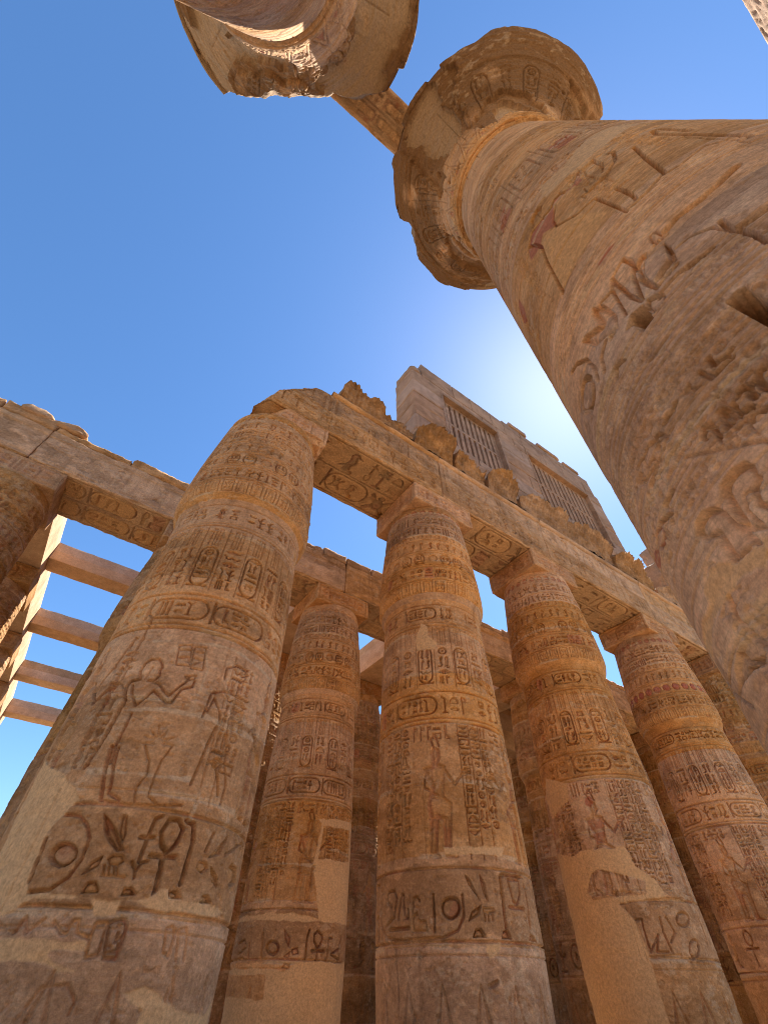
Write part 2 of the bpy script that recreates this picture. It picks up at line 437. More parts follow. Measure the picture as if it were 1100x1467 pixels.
    pl = mix(ramp(drip.outputs[0], .55, .75, 0, .35), pl, tuple(v*.7 for v in plaster))
    mid2 = noise(7.5, 7, .72, (1, 1, 1.9)); tiny = noise(70, 3, .7)
    col = mix(ramp(mid2.outputs[0], .53, .68, 0, .32*blot), col, tuple(v*.62 for v in c2))
    col = mix(ramp(mid2.outputs[0], .46, .34, 0, .3*blot), col, tuple(min(1, v*1.22) for v in c3))
    col = mix(sp.outputs[0], col, pl)                                                    # repair plaster
    ga = N.new("ShaderNodeMath"); ga.operation = 'MULTIPLY_ADD'; ga.inputs[1].default_value = .5
    L.new(tiny.outputs[0], ga.inputs[0]); L.new(fine.outputs[0], ga.inputs[2])
    g = ramp(ga.outputs[0], .5, 1.0, 1-grain*.7, 1+grain*.7)
    gm = N.new("ShaderNodeVectorMath"); gm.operation = 'SCALE'
    L.new(col, gm.inputs[0]); L.new(g, gm.inputs['Scale'])
    L.new(gm.outputs[0], bs.inputs['Base Color'])
    bf = noise(34*bsc, 6, .75); bm = noise(8*bsc, 7, .7, (1, 1, 2.2))
    add = N.new("ShaderNodeMath"); add.operation = 'MULTIPLY_ADD'
    L.new(bm.outputs[0], add.inputs[0]); add.inputs[1].default_value = 2.2; L.new(bf.outputs[0], add.inputs[2])
    bump = N.new("ShaderNodeBump"); bump.inputs['Distance'].default_value = bump_d
    st = ramp(sp.outputs[0], 0, 1, .75, .2); L.new(st, bump.inputs['Strength'])
    L.new(add.outputs[0], bump.inputs['Height']); L.new(bump.outputs[0], bs.inputs['Normal'])
    return m
M_NEAR = stone_mat("sandstone", (0.578, 0.293, 0.117), (0.406, 0.202, 0.081), (0.657, 0.370, 0.170))
M_GREAT = stone_mat("sandstone_rosy", (0.615, 0.342, 0.165), (0.465, 0.246, 0.107), (0.680, 0.421, 0.216), 1.0, .5, .15, bump_d=.005, bsc=4.5, lines=.35, blot=.3)
M_ARCH = stone_mat("sandstone_beam", (0.538, 0.306, 0.146), (0.354, 0.194, 0.089), (0.616, 0.369, 0.190), .8)
M_WALL = stone_mat("sandstone_wall", (0.381, 0.232, 0.141), (0.289, 0.172, 0.102), (0.450, 0.280, 0.174), .5, .35, .3)
M_CONC = stone_mat("cast_concrete", (0.567, 0.356, 0.207), (0.495, 0.310, 0.176), (0.639, 0.425, 0.258), .3, .3, .15)
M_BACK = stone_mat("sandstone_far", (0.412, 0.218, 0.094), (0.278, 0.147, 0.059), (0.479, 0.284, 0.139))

# ------------------------------------------------------------------ traced carvings and repairs (column, kind, stroke, depth, [(angle deg, height m)])
TRACES = [
 ('c1','L',0.03,0.022,[(233.4,3.0),(232.1,3.1),(232.9,3.22),(235.4,3.29),(239.5,3.3),(241.9,3.24),(243.0,3.18),(242.5,3.12),(243.2,3.05),(241.6,2.99),(238.5,2.97)]),
 ('c1','L',0.02,0.012,[(236.7,2.98),(237.4,3.09),(237.9,3.17)]),
 ('c1','L',0.04,0.03,[(233.6,2.99),(229.2,2.96),(227.9,2.88),(229.0,2.77),(231.0,2.68),(230.2,2.48),(229.2,2.23),(227.6,2.03),(225.7,1.86)]),
 ('c1','L',0.03,0.022,[(239.2,2.97),(244.7,2.94),(247.4,2.87),(251.8,2.79),(255.5,2.93),(258.0,3.01),(258.6,3.09)]),
 ('c1','L',0.03,0.022,[(237.3,2.62),(240.6,2.73),(243.4,2.84),(245.6,2.8),(251.4,2.7),(254.1,2.7),(257.0,2.9),(262.0,2.96),(262.1,3.05)]),
 ('c1','L',0.02,0.016,[(256.2,3.09),(258.6,3.04),(261.7,3.08),(262.0,3.13),(256.2,3.09)]),
 ('c1','L',0.025,0.02,[(230.8,2.91),(232.9,2.77),(237.3,2.62)]),
 ('c1','L',0.03,0.022,[(237.0,2.51),(237.1,2.34),(236.0,2.13),(237.4,1.91)]),
 ('c1','L',0.04,0.028,[(234.4,2.1),(235.8,1.88),(237.8,1.7),(240.0,1.52)]),
 ('c1','L',0.03,0.022,[(237.9,2.08),(239.3,1.88),(241.6,1.7),(242.1,1.59),(247.8,1.53)]),
 ('c1','L',0.025,0.02,[(240.2,1.51),(251.9,1.49),(262.8,1.51),(275.0,1.56)]),
 ('c1','L',0.025,0.02,[(223.9,4.0),(224.2,3.65),(222.3,3.23),(219.8,2.88),(218.8,2.5),(217.8,2.1)]),
 ('c1','L',0.03,0.02,[(218.2,2.76),(219.4,2.44),(217.8,2.15)]),
 ('c1','L',0.03,0.02,[(218.0,3.6),(214.5,3.26),(209.0,2.96)]),
 ('c1','L',0.025,0.018,[(271.9,2.6),(272.8,2.77),(273.0,2.95),(280.2,3.03),(287.7,3.03),(294.5,2.96),(295.3,2.84),(295.4,2.58)]),
 ('c1','L',0.025,0.018,[(273.8,2.69),(275.7,2.89),(280.3,2.74),(282.6,2.59)]),
 ('c1','L',0.025,0.018,[(288.2,2.53),(287.5,2.68),(289.5,2.85),(290.7,2.67),(291.4,2.53)]),
 ('c1','L',0.03,0.02,[(280.9,2.53),(278.9,2.29),(277.6,2.02),(276.2,1.79)]),
 ('c1','L',0.03,0.02,[(281.8,2.07),(285.1,2.12),(289.3,1.96),(292.3,1.76)]),
 ('c1','L',0.025,0.018,[(278.0,3.2),(277.5,3.37),(283.1,3.46)]),
 ('c1','L',0.025,0.018,[(288.7,2.48),(291.5,2.16),(295.8,1.88),(295.7,1.68)]),
 ('c1','L',0.02,0.015,[(304.4,2.65),(311.1,2.86),(310.3,2.67),(321.5,2.92)]),
 ('c1','C',0.02,0.014,[(255.7,2.24),(252.4,2.4),(253.7,2.24)]),
 ('c1','C',0.02,0.014,[(254.5,2.23),(249.7,2.32),(253.5,2.21)]),
 ('c1','C',0.02,0.014,[(256.9,2.22),(257.6,2.36),(255.0,2.24)]),
 ('c1','C',0.02,0.014,[(253.5,2.23),(247.2,2.25),(253.3,2.18)]),
 ('c1','C',0.02,0.014,[(257.7,2.19),(262.3,2.28),(256.5,2.23)]),
 ('c1','C',0.02,0.014,[(253.1,2.2),(248.0,2.15),(254.0,2.15)]),
 ('c1','C',0.02,0.014,[(257.5,2.16),(263.4,2.17),(257.3,2.21)]),
 ('c1','L',0.022,0.016,[(249.8,2.13),(254.2,1.96),(255.4,1.82),(252.8,1.67),(254.3,1.52)]),
 ('c1','L',0.022,0.016,[(262.0,2.16),(259.4,1.98),(258.8,1.78),(259.1,1.6),(264.7,1.51)]),
 ('c1','L',0.02,0.014,[(247.6,3.54),(254.3,3.58),(256.6,3.25),(249.4,3.24),(247.6,3.54)]),
 ('c1','L',0.02,0.014,[(256.0,3.56),(262.3,3.58),(264.4,3.23),(257.7,3.22),(256.0,3.56)]),
 ('c1','L',0.03,0.012,[(249.0,3.47),(254.1,3.49)]),
 ('c1','L',0.03,0.012,[(250.0,3.35),(255.0,3.38),(255.3,3.31)]),
 ('c1','L',0.03,0.012,[(257.9,3.48),(261.6,3.49)]),
 ('c1','L',0.03,0.012,[(258.3,3.38),(262.4,3.37),(258.1,3.27)]),
 ('c1','B',0.03,0,[(262.3,3.53),(267.0,3.25),(266.5,2.98),(265.4,2.6)]),
 ('c1','B',0.05,0,[(234.4,2.56),(247.2,2.58),(260.0,2.59),(271.1,2.61),(287.3,2.58),(305.3,2.59),(317.4,2.58)]),
 ('c1','B',0.05,0,[(228.6,1.82),(246.9,1.81),(258.5,1.81),(274.5,1.83)]),
 ('c1','B',0.04,0,[(232.1,3.59),(253.8,3.62),(276.6,3.69),(298.2,3.64),(319.1,3.61)]),
 ('c1','B',0.03,0,[(281.3,1.42),(281.9,1.79),(288.9,1.85)]),
 ('c1','L',0.035,0.028,[(223.3,1.15),(224.1,0.95),(224.8,0.79)]),
 ('c1','L',0.03,0.02,[(227.3,1.37),(233.9,1.36),(239.0,1.27),(242.2,1.15),(242.4,0.97),(240.1,0.82),(234.9,0.72),(226.8,0.7)]),
 ('c1','C',0.05,0.045,[(238.4,1.07),(239.7,1.03),(239.9,0.98),(239.0,0.94),(237.2,0.91),(234.8,0.9),(232.3,0.92),(230.0,0.95),(228.5,0.99),(228.2,1.04),(229.1,1.08),(231.1,1.11),(233.6,1.12),(236.2,1.1),(238.4,1.07)]),
 ('c1','C',0.04,0.04,[(244.1,1.38),(246.7,1.34),(252.4,1.22),(257.2,1.07),(254.6,1.06),(250.4,1.13),(247.0,1.22)]),
 ('c1','C',0.03,0.03,[(251.7,1.39),(253.7,1.38),(255.9,1.21),(255.5,1.14),(252.7,1.23)]),
 ('c1','C',0.03,0.03,[(251.9,0.99),(253.8,1.03),(257.5,1.03),(258.9,0.98),(257.1,0.94),(253.5,0.94)]),
 ('c1','C',0.03,0.03,[(244.8,0.85),(246.3,0.95),(250.1,1.01),(249.6,0.92)]),
 ('c1','L',0.02,0.018,[(252.0,0.93),(252.8,0.85)]),
 ('c1','L',0.02,0.018,[(253.8,0.92),(254.9,0.85)]),
 ('c1','L',0.02,0.018,[(255.6,0.93),(256.9,0.85)]),
 ('c1','L',0.02,0.018,[(256.7,0.94),(258.4,0.85)]),
 ('c1','L',0.022,0.018,[(252.1,0.85),(261.3,0.85)]),
 ('c1','L',0.035,0.028,[(267.9,1.42),(265.6,1.39),(265.0,1.23),(264.4,0.99)]),
 ('c1','L',0.035,0.028,[(261.6,1.2),(267.6,1.22)]),
 ('c1','L',0.04,0.035,[(271.6,1.4),(275.8,1.41),(278.9,1.33),(278.1,1.21),(275.2,1.09),(271.7,1.15),(269.7,1.27),(271.6,1.4)]),
 ('c1','L',0.04,0.03,[(268.2,1.05),(279.2,1.07)]),
 ('c1','L',0.05,0.035,[(273.8,1.02),(274.3,0.91),(274.7,0.72)]),
 ('c1','L',0.045,0.04,[(279.6,1.42),(283.4,1.4),(285.2,1.24),(285.1,1.04),(284.7,0.85)]),
 ('c1','L',0.025,0.02,[(264.7,0.85),(263.8,0.92),(261.9,0.98)]),
 ('c1','L',0.025,0.02,[(264.6,0.91),(265.6,0.98),(268.0,1.0)]),
 ('c1','C',0.03,0.028,[(306.6,1.4),(302.9,1.18),(295.8,1.12),(301.4,1.26)]),
 ('c1','L',0.03,0.025,[(295.7,1.36),(293.3,1.18)]),
 ('c1','C',0.03,0.028,[(291.0,1.07),(295.0,1.08),(297.4,1.03),(294.6,0.97),(290.8,1.0)]),
 ('c1','C',0.03,0.028,[(298.5,1.05),(305.1,0.97),(306.9,0.88),(301.4,0.93)]),
 ('c1','C',0.04,0.04,[(315.8,1.15),(324.0,1.13),(327.3,1.0),(319.5,0.92),(314.2,0.98),(312.7,1.08)]),
 ('c1','L',0.03,0.022,[(307.4,1.2),(324.7,1.41),(330.9,1.36),(332.2,0.77)]),
 ('c1','C',0.03,0.04,[(246.8,0.7),(247.9,0.79),(250.8,0.8),(252.9,0.75),(253.3,0.71)]),
 ('c1','C',0.03,0.04,[(261.9,0.7),(262.3,0.76),(265.1,0.77),(267.6,0.72)]),
 ('c1','C',0.03,0.04,[(281.1,0.71),(281.0,0.77),(283.9,0.79),(287.2,0.73)]),
 ('c1','C',0.03,0.04,[(297.5,0.72),(297.9,0.78),(301.4,0.8),(304.7,0.73)]),
 ('c1','L',0.03,0.02,[(261.3,0.48),(262.9,0.51),(266.6,0.52),(268.0,0.46),(267.9,0.24),(263.4,0.24),(261.9,0.45)]),
 ('c1','L',0.03,0.016,[(256.4,0.41),(256.5,0.48),(260.4,0.49),(261.2,0.26),(257.2,0.24),(256.4,0.41)]),
 ('c1','C',0.02,0.018,[(266.2,0.48),(266.2,0.47),(266.0,0.46),(265.7,0.46),(265.2,0.46),(264.8,0.46),(264.4,0.47),(264.2,0.47),(264.2,0.48),(264.4,0.49),(264.7,0.49),(265.1,0.49),(265.6,0.49),(266.0,0.48),(266.2,0.48)]),
 ('c1','L',0.03,0.018,[(265.7,0.42),(265.5,0.36),(267.0,0.39)]),
 ('c1','C',0.02,0.018,[(265.2,0.32),(265.3,0.32),(265.1,0.31),(264.8,0.31),(264.5,0.31),(264.1,0.31),(263.8,0.32),(263.6,0.32),(263.6,0.33),(263.8,0.33),(264.0,0.34),(264.4,0.34),(264.8,0.33),(265.1,0.33),(265.2,0.32)]),
 ('c1','L',0.025,0.018,[(267.0,0.34),(267.1,0.29),(264.0,0.28)]),
 ('c1','L',0.025,0.012,[(285.4,0.3),(283.9,0.48),(286.3,0.5),(288.5,0.46),(288.1,0.28),(285.4,0.3)]),
 ('c1','L',0.025,0.01,[(292.1,0.25),(290.1,0.48),(293.3,0.5),(295.1,0.43),(296.4,0.25)]),
 ('c1','L',0.03,0.014,[(241.7,0.48),(245.8,0.4),(247.6,0.4),(248.2,0.49),(250.4,0.5),(251.3,0.41),(255.4,0.38)]),
 ('c1','L',0.03,0.012,[(228.0,0.4),(230.4,0.51),(233.0,0.4),(238.0,0.5)]),
 ('c1','L',0.025,0.01,[(243.8,-0.08),(246.2,0.04),(254.8,0.06),(258.9,-0.04),(258.3,-0.12)]),
 ('c1','P',0,0,[(187.9,1.83),(188.0,2.1),(224.1,1.7),(231.7,1.51),(226.5,1.36),(222.8,1.21),(224.4,0.8),(226.7,0.69),(250.3,0.69),(261.4,0.68),(272.0,0.69),(276.4,0.77),(279.7,0.78),(281.3,0.72),(301.4,0.71),(320.3,0.69),(295.8,0.62),(278.8,0.62),(263.4,0.66),(263.2,0.52),(254.4,0.5),(250.6,0.64),(230.0,0.65),(223.9,0.55),(202.4,0.41)]),
 ('c1','P',0,0,[(213.0,0.34),(235.2,0.36),(255.6,0.35),(257.1,0.29),(244.7,0.26),(255.4,0.15),(250.0,0.12),(240.1,0.19),(216.6,0.24)]),
 ('c1','P',0,0,[(272.4,0.02),(282.4,0.04),(299.4,-0.08),(322.2,-0.13),(333.4,-0.03),(332.5,-0.07),(332.8,-0.24),(283.1,-0.21),(284.5,-0.08)]),
 ('c2','L',0.04,0.03,[(181.1,0.6),(192.9,0.63)]),
 ('c2','L',0.04,0.03,[(180.6,0.89),(190.7,0.94),(195.7,0.81),(183.1,0.69)]),
 ('c2','L',0.035,0.03,[(199.7,0.87),(201.8,0.56)]),
 ('c2','L',0.035,0.03,[(214.5,1.04),(216.5,0.59)]),
 ('c2','L',0.05,0.04,[(232.2,0.8),(232.0,0.75),(230.8,0.71),(228.6,0.69),(226.1,0.69),(223.6,0.71),(221.6,0.75),(220.5,0.79),(220.7,0.84),(222.1,0.88),(224.3,0.9),(226.9,0.9),(229.4,0.88),(231.3,0.84),(232.2,0.8)]),
 ('c2','C',0.04,0.03,[(235.3,1.12),(242.5,0.96),(241.8,0.8),(237.2,0.96)]),
 ('c2','C',0.04,0.035,[(244.6,0.77),(250.5,0.81),(252.1,0.7),(246.2,0.67)]),
 ('c2','C',0.04,0.03,[(237.7,0.65),(243.9,0.74),(243.0,0.62)]),
 ('c2','L',0.04,0.035,[(260.6,1.12),(258.6,0.97),(259.1,0.63)]),
 ('c2','L',0.04,0.035,[(269.2,1.11),(275.5,1.02),(274.0,0.89),(270.8,0.81),(266.2,0.92),(265.9,1.04),(269.2,1.11)]),
 ('c2','L',0.05,0.04,[(264.6,0.76),(278.0,0.77)]),
 ('c2','L',0.04,0.035,[(270.5,0.76),(270.1,0.58)]),
 ('c2','L',0.04,0.035,[(289.3,1.01),(283.9,1.0),(282.4,0.6)]),
 ('c2','L',0.04,0.035,[(305.1,1.07),(300.4,0.83),(288.2,0.72),(303.9,0.64)]),
 ('c2','C',0.04,0.04,[(237.2,0.47),(240.1,0.54),(244.6,0.52),(244.2,0.44)]),
 ('c2','B',0.05,0,[(192.2,2.4),(237.3,2.36),(269.8,2.36)]),
 ('c3','P',0,0,[(216.9,6.31),(223.8,6.2),(223.9,5.92),(233.4,5.68),(227.6,5.53),(212.5,5.55),(210.0,5.83)]),
 ('c3','P',0,0,[(245.6,0.57),(255.2,0.59),(253.1,0.5),(246.8,0.42),(245.0,0.49)]),
 ('c3','P',0,0,[(223.7,1.75),(269.3,1.8),(264.7,1.67),(237.8,1.65),(224.5,1.63)]),
 ('c3','L',0.035,0.03,[(174.6,0.81),(182.9,0.9),(186.6,1.13),(184.0,1.24),(176.7,1.23),(175.6,1.11),(181.0,1.03)]),
 ('c3','L',0.03,0.03,[(187.4,0.87),(190.9,1.17),(192.5,1.17),(193.2,0.88),(196.2,0.88),(196.0,0.98)]),
 ('c3','L',0.04,0.03,[(178.0,0.76),(196.4,0.76)]),
 ('c3','L',0.03,0.03,[(199.5,0.94),(200.5,1.11),(203.2,1.13),(204.4,1.08)]),
 ('c3','C',0.03,0.03,[(198.4,0.9),(202.9,0.95),(203.9,0.85),(208.9,0.84),(209.8,0.71),(198.7,0.71)]),
 ('c3','L',0.035,0.03,[(214.5,1.14),(214.2,0.71)]),
 ('c3','C',0.05,0.05,[(232.0,0.98),(231.1,0.92),(229.1,0.87),(226.4,0.84),(223.6,0.84),(221.1,0.87),(219.4,0.92),(219.0,0.98),(219.8,1.04),(221.8,1.09),(224.6,1.11),(227.5,1.11),(230.1,1.09),(231.7,1.04),(232.0,0.98)]),
 ('c3','L',0.03,0.022,[(166.7,1.42),(166.1,0.86),(174.7,0.68),(184.7,0.63),(203.5,0.63),(219.8,0.64),(228.9,0.72),(233.4,0.88),(233.5,1.13)]),
 ('c3','C',0.03,0.03,[(236.5,1.38),(239.6,1.31),(244.2,1.07),(243.1,1.12),(238.2,1.26)]),
 ('c3','C',0.03,0.03,[(246.2,1.39),(249.2,1.29),(250.1,1.05),(247.3,1.18)]),
 ('c3','C',0.04,0.04,[(235.9,0.82),(238.8,0.94),(245.0,1.01),(243.1,0.9)]),
 ('c3','C',0.03,0.03,[(245.8,0.99),(253.4,0.99),(254.2,0.94),(249.1,0.92),(245.9,0.93)]),
 ('c3','L',0.02,0.02,[(246.7,0.91),(246.8,0.83)]),
 ('c3','L',0.02,0.02,[(249.1,0.91),(249.1,0.83)]),
 ('c3','L',0.02,0.02,[(251.8,0.92),(251.9,0.84)]),
 ('c3','C',0.04,0.05,[(237.7,0.64),(239.9,0.73),(243.3,0.74),(246.1,0.65)]),
 ('c3','C',0.04,0.05,[(256.8,0.64),(258.2,0.72),(261.6,0.74),(264.2,0.64)]),
 ('c3','C',0.04,0.04,[(280.5,0.65),(282.3,0.71),(287.0,0.71),(289.6,0.64)]),
 ('c3','L',0.045,0.04,[(260.7,0.77),(261.4,1.15),(261.3,1.38),(263.9,1.42),(282.2,1.43)]),
 ('c3','L',0.035,0.03,[(267.9,1.36),(279.3,1.38),(277.4,1.18),(273.2,1.05),(270.0,1.1),(267.9,1.36)]),
 ('c3','L',0.04,0.035,[(265.8,1.01),(280.0,1.02)]),
 ('c3','L',0.03,0.03,[(285.6,1.34),(285.8,1.03),(284.9,0.79)]),
 ('c3','L',0.035,0.03,[(301.9,1.39),(301.7,1.06)]),
 ('c3','L',0.03,0.03,[(150.9,1.2),(154.6,1.38),(163.1,1.37)]),
 ('c3','L',0.03,0.03,[(155.8,0.64),(155.6,0.93),(161.2,0.96),(163.0,0.61)]),
 ('c3','L',0.05,0.025,[(244.8,0.14),(250.1,0.18)]),
 ('c3','L',0.02,0.01,[(184.6,0.54),(186.9,0.07),(186.0,-0.12)]),
 ('c4','P',0,0,[(132.9,2.59),(164.1,2.38),(195.4,2.42),(223.1,2.42),(227.0,2.09),(240.7,1.83),(245.8,1.54),(204.0,1.43),(212.1,1.14),(215.4,0.72),(214.6,0.44),(214.6,-0.31),(131.4,-0.36),(130.6,1.19)]),
 ('c4','P',0,0,[(152.7,4.17),(184.5,3.84),(182.2,3.45),(151.8,3.23),(140.4,3.7)]),
 ('c4','S',0.0,0.0,[(185.0,1.98),(192.6,2.05),(230.8,1.79),(228.3,1.57),(201.5,1.55),(180.6,1.53),(176.1,1.69)]),
 ('c4','R',0,0,[(206.6,3.35),(205.6,3.3),(204.0,3.27),(202.2,3.25),(200.5,3.26),(199.2,3.28),(198.5,3.32),(198.8,3.37),(199.8,3.41),(201.3,3.45),(203.2,3.46),(204.9,3.46),(206.2,3.43),(206.8,3.39),(206.6,3.35)]),
 ('c4','L',0.03,0.028,[(213.1,1.18),(217.7,1.18),(216.9,1.06),(216.7,0.69),(226.9,0.94),(221.6,0.69),(230.4,0.69)]),
 ('c4','L',0.03,0.028,[(232.7,1.21),(231.7,0.98),(233.5,0.69)]),
 ('c4','L',0.03,0.028,[(238.1,1.21),(241.4,0.98),(235.2,0.83)]),
 ('c4','L',0.035,0.03,[(260.8,1.19),(258.7,1.14),(255.7,1.1),(252.5,1.08),(249.7,1.08),(247.7,1.1),(246.9,1.13),(247.4,1.18),(249.1,1.23),(251.7,1.27),(254.9,1.29),(258.1,1.3),(260.5,1.28),(261.5,1.24),(260.8,1.19)]),
 ('c4','L',0.035,0.03,[(260.1,0.76),(257.9,0.7),(255.1,0.65),(252.5,0.62),(250.3,0.62),(249.1,0.65),(248.9,0.69),(249.8,0.75),(251.6,0.81),(254.2,0.85),(257.0,0.88),(259.5,0.88),(261.1,0.86),(261.3,0.81),(260.1,0.76)]),
 ('c4','L',0.03,0.028,[(276.6,1.21),(277.2,1.02),(275.1,0.83)]),
 ('c4','L',0.03,0.02,[(204.0,1.43),(226.2,1.51),(260.2,1.51)]),
 ('c4','L',0.03,0.02,[(213.8,0.62),(240.1,0.65)]),
 ('g1','P',0,0,[(179.1,7.59),(190.3,7.36),(209.7,7.81),(219.2,7.82),(224.1,7.31),(203.5,6.88),(189.9,6.84),(180.7,6.97),(175.8,7.02)]),
 ('g1','R',0,0,[(189.7,6.74),(187.0,6.35),(179.9,6.5),(175.6,6.57),(170.1,6.23),(169.0,6.11),(164.7,6.35),(160.3,6.2),(153.7,6.34),(155.7,6.63),(162.0,6.77),(172.7,6.57),(177.0,6.68),(183.9,6.49)]),
 ('g1','O',0,0,[(169.2,6.07),(175.9,5.7),(181.2,5.1),(176.1,5.01),(169.3,4.99),(158.4,4.99),(154.0,4.95),(160.5,6.16),(164.6,6.23)]),
 ('g1','L',0.06,0.04,[(155.4,6.61),(162.0,6.77),(173.6,6.58),(177.0,6.68),(183.9,6.49),(189.8,6.7)]),
 ('g1','L',0.06,0.05,[(157.1,6.63),(159.3,6.44),(160.5,6.16),(157.6,5.75),(154.0,4.95)]),
 ('g1','L',0.04,0.03,[(175.5,6.51),(170.1,6.23),(169.4,6.04),(175.9,5.7),(183.0,5.6),(182.8,4.76)]),
 ('g1','C',0.06,0.04,[(191.0,6.67),(196.2,6.68),(195.3,6.27),(192.0,6.02),(189.4,6.15),(189.2,6.44)]),
 ('g1','L',0.06,0.04,[(199.2,6.54),(200.9,6.39),(197.2,6.05),(191.5,5.88),(182.9,5.88)]),
 ('g1','L',0.05,0.035,[(204.4,6.08),(200.3,5.51),(196.4,4.86),(189.6,4.76),(183.1,4.78)]),
 ('g1','L',0.05,0.03,[(188.1,5.39),(187.6,4.97),(186.8,4.82)]),
 ('g1','C',0.05,0.04,[(162.7,6.82),(165.0,7.07),(170.8,7.12),(173.0,6.98),(168.9,6.74)]),
 ('g1','L',0.03,0.02,[(179.9,6.7),(180.9,6.49),(188.1,6.74)]),
 ('g1','L',0.025,0.02,[(179.7,5.97),(182.0,5.97),(181.9,5.81)]),
 ('g1','L',0.025,0.02,[(181.0,5.98),(183.7,5.91),(184.7,6.1)]),
 ('g1','L',0.11,0.07,[(201.8,4.08),(196.1,3.99),(191.1,3.96),(185.9,4.0),(182.3,3.96)]),
 ('g1','L',0.09,0.06,[(193.9,3.29),(191.0,3.3),(188.2,3.32)]),
 ('g1','L',0.07,0.04,[(214.9,4.6),(214.0,5.31),(213.6,5.71),(212.7,6.1),(215.6,6.4),(216.8,6.32),(216.6,5.63)]),
 ('g1','L',0.04,0.03,[(212.9,4.78),(211.0,4.77),(208.1,4.88),(200.1,4.78),(196.1,4.82)]),
 ('g1','L',0.03,0.025,[(180.3,3.93),(179.8,3.91),(179.3,3.91),(178.9,3.93),(178.6,3.96),(178.6,4.0),(178.8,4.04),(179.2,4.07),(179.7,4.09),(180.2,4.09),(180.6,4.07),(180.9,4.04),(180.9,4.0),(180.7,3.96),(180.3,3.93)]),
 ('g1','L',0.03,0.025,[(177.8,3.92),(181.5,3.9)]),
 ('g1','L',0.05,0.05,[(171.9,4.18),(172.0,3.98),(169.5,3.83),(166.6,3.53),(165.7,3.7),(166.2,4.13),(171.9,4.18)]),
 ('g1','C',0.08,0.08,[(171.8,3.93),(174.7,3.97),(175.8,3.93),(173.3,3.84),(171.2,3.72),(171.0,3.56),(169.8,3.53),(170.3,3.76)]),
 ('g1','C',0.07,0.07,[(179.4,3.85),(179.1,3.69),(177.4,3.53),(174.1,3.5),(170.4,3.53),(173.2,3.59),(177.1,3.64)]),
 ('g1','L',0.05,0.05,[(170.3,3.76),(170.0,3.66),(170.7,3.47),(176.6,3.49)]),
 ('g1','L',0.06,0.05,[(169.2,3.39),(174.6,3.39),(182.3,3.33)]),
 ('g1','C',0.09,0.1,[(157.1,4.17),(159.9,4.01),(160.3,3.72),(158.1,3.6),(154.7,3.69),(150.1,3.79),(147.1,4.09),(149.6,4.07),(155.1,3.89),(155.4,4.1)]),
 ('g1','C',0.05,0.08,[(157.6,3.64),(154.7,3.66),(153.9,3.6),(156.7,3.58)]),
 ('g1','L',0.04,0.04,[(163.9,3.99),(161.7,3.6)]),
 ('g1','L',0.04,0.04,[(158.0,4.09),(164.4,4.01),(166.2,4.13)]),
 ('g1','C',0.05,0.05,[(172.0,4.17),(172.9,4.1),(172.6,3.99),(171.5,4.0)]),
 ('g1','K',0.05,0.3,[(162.4,3.54),(166.0,3.48),(165.1,3.28),(161.1,3.28),(161.1,3.42),(158.9,3.47)]),
 ('g1','C',0.07,0.07,[(167.4,3.49),(170.5,3.38),(169.6,3.3),(165.9,3.31),(165.8,3.42)]),
 ('g1','K',0.05,0.42,[(174.8,2.8),(178.6,2.78),(178.2,2.49),(174.7,2.34)]),
 ('g1','L',0.03,0.03,[(179.5,3.65),(182.8,3.63),(186.2,3.51),(187.3,3.3)]),
 ('g1','L',0.05,0.04,[(188.0,3.52),(187.3,3.38),(187.6,3.27),(187.6,3.13),(187.0,2.97)]),
 ('g1','L',0.06,0.012,[(146.2,7.03),(148.7,6.15),(147.1,5.64),(149.0,5.11)]),
 ('g1','R',0.05,0,[(173.2,4.49),(168.5,4.44),(167.9,4.5),(172.3,4.51)]),
 ('g1','R',0,0,[(134.1,6.61),(133.7,6.26),(129.5,6.07),(125.0,6.32),(128.1,6.64)]),
 ('g1','L',0.06,0.05,[(135.5,4.15),(140.3,4.06),(144.4,3.87),(144.8,3.66),(143.3,3.54)]),
 ('g1','L',0.1,0.09,[(137.9,3.55),(135.9,3.53),(133.7,3.54),(131.6,3.58),(129.9,3.63),(129.1,3.7),(129.4,3.75),(130.8,3.8),(132.9,3.82),(135.2,3.83),(137.5,3.82),(139.3,3.8),(140.4,3.75),(140.9,3.7),(140.6,3.64),(139.6,3.59),(137.9,3.55)]),
 ('g1','C',0.06,0.06,[(146.9,3.27),(149.7,3.38),(152.8,3.34),(153.8,3.28),(150.1,3.24)]),
 ('g1','L',0.07,0.06,[(153.2,3.67),(148.9,3.62),(146.8,3.49)]),
 ('g1','L',0.04,0.03,[(132.0,2.52),(135.8,2.57),(144.1,2.54),(147.2,2.51),(148.2,2.44),(146.4,2.39),(140.6,2.4),(133.7,2.44),(132.0,2.52)]),
 ('g1','C',0.04,0.04,[(145.6,2.43),(145.2,2.42),(144.7,2.41),(144.3,2.42),(144.0,2.43),(144.0,2.44),(144.1,2.46),(144.5,2.47),(145.0,2.48),(145.5,2.48),(145.9,2.48),(146.2,2.47),(146.2,2.45),(146.0,2.44),(145.6,2.43)]),
 ('g1','L',0.03,0.03,[(135.4,2.47),(134.9,2.46),(134.3,2.47),(133.7,2.48),(133.3,2.49),(133.1,2.51),(133.2,2.52),(133.6,2.53),(134.2,2.53),(134.8,2.53),(135.4,2.52),(135.7,2.5),(135.9,2.49),(135.8,2.48),(135.4,2.47)]),
 ('g1','L',0.03,0.03,[(148.5,2.42),(140.7,2.37),(135.7,2.37)]),
 ('g1','L',0.03,0.03,[(139.1,2.52),(138.6,2.45),(142.2,2.45),(141.6,2.4)]),
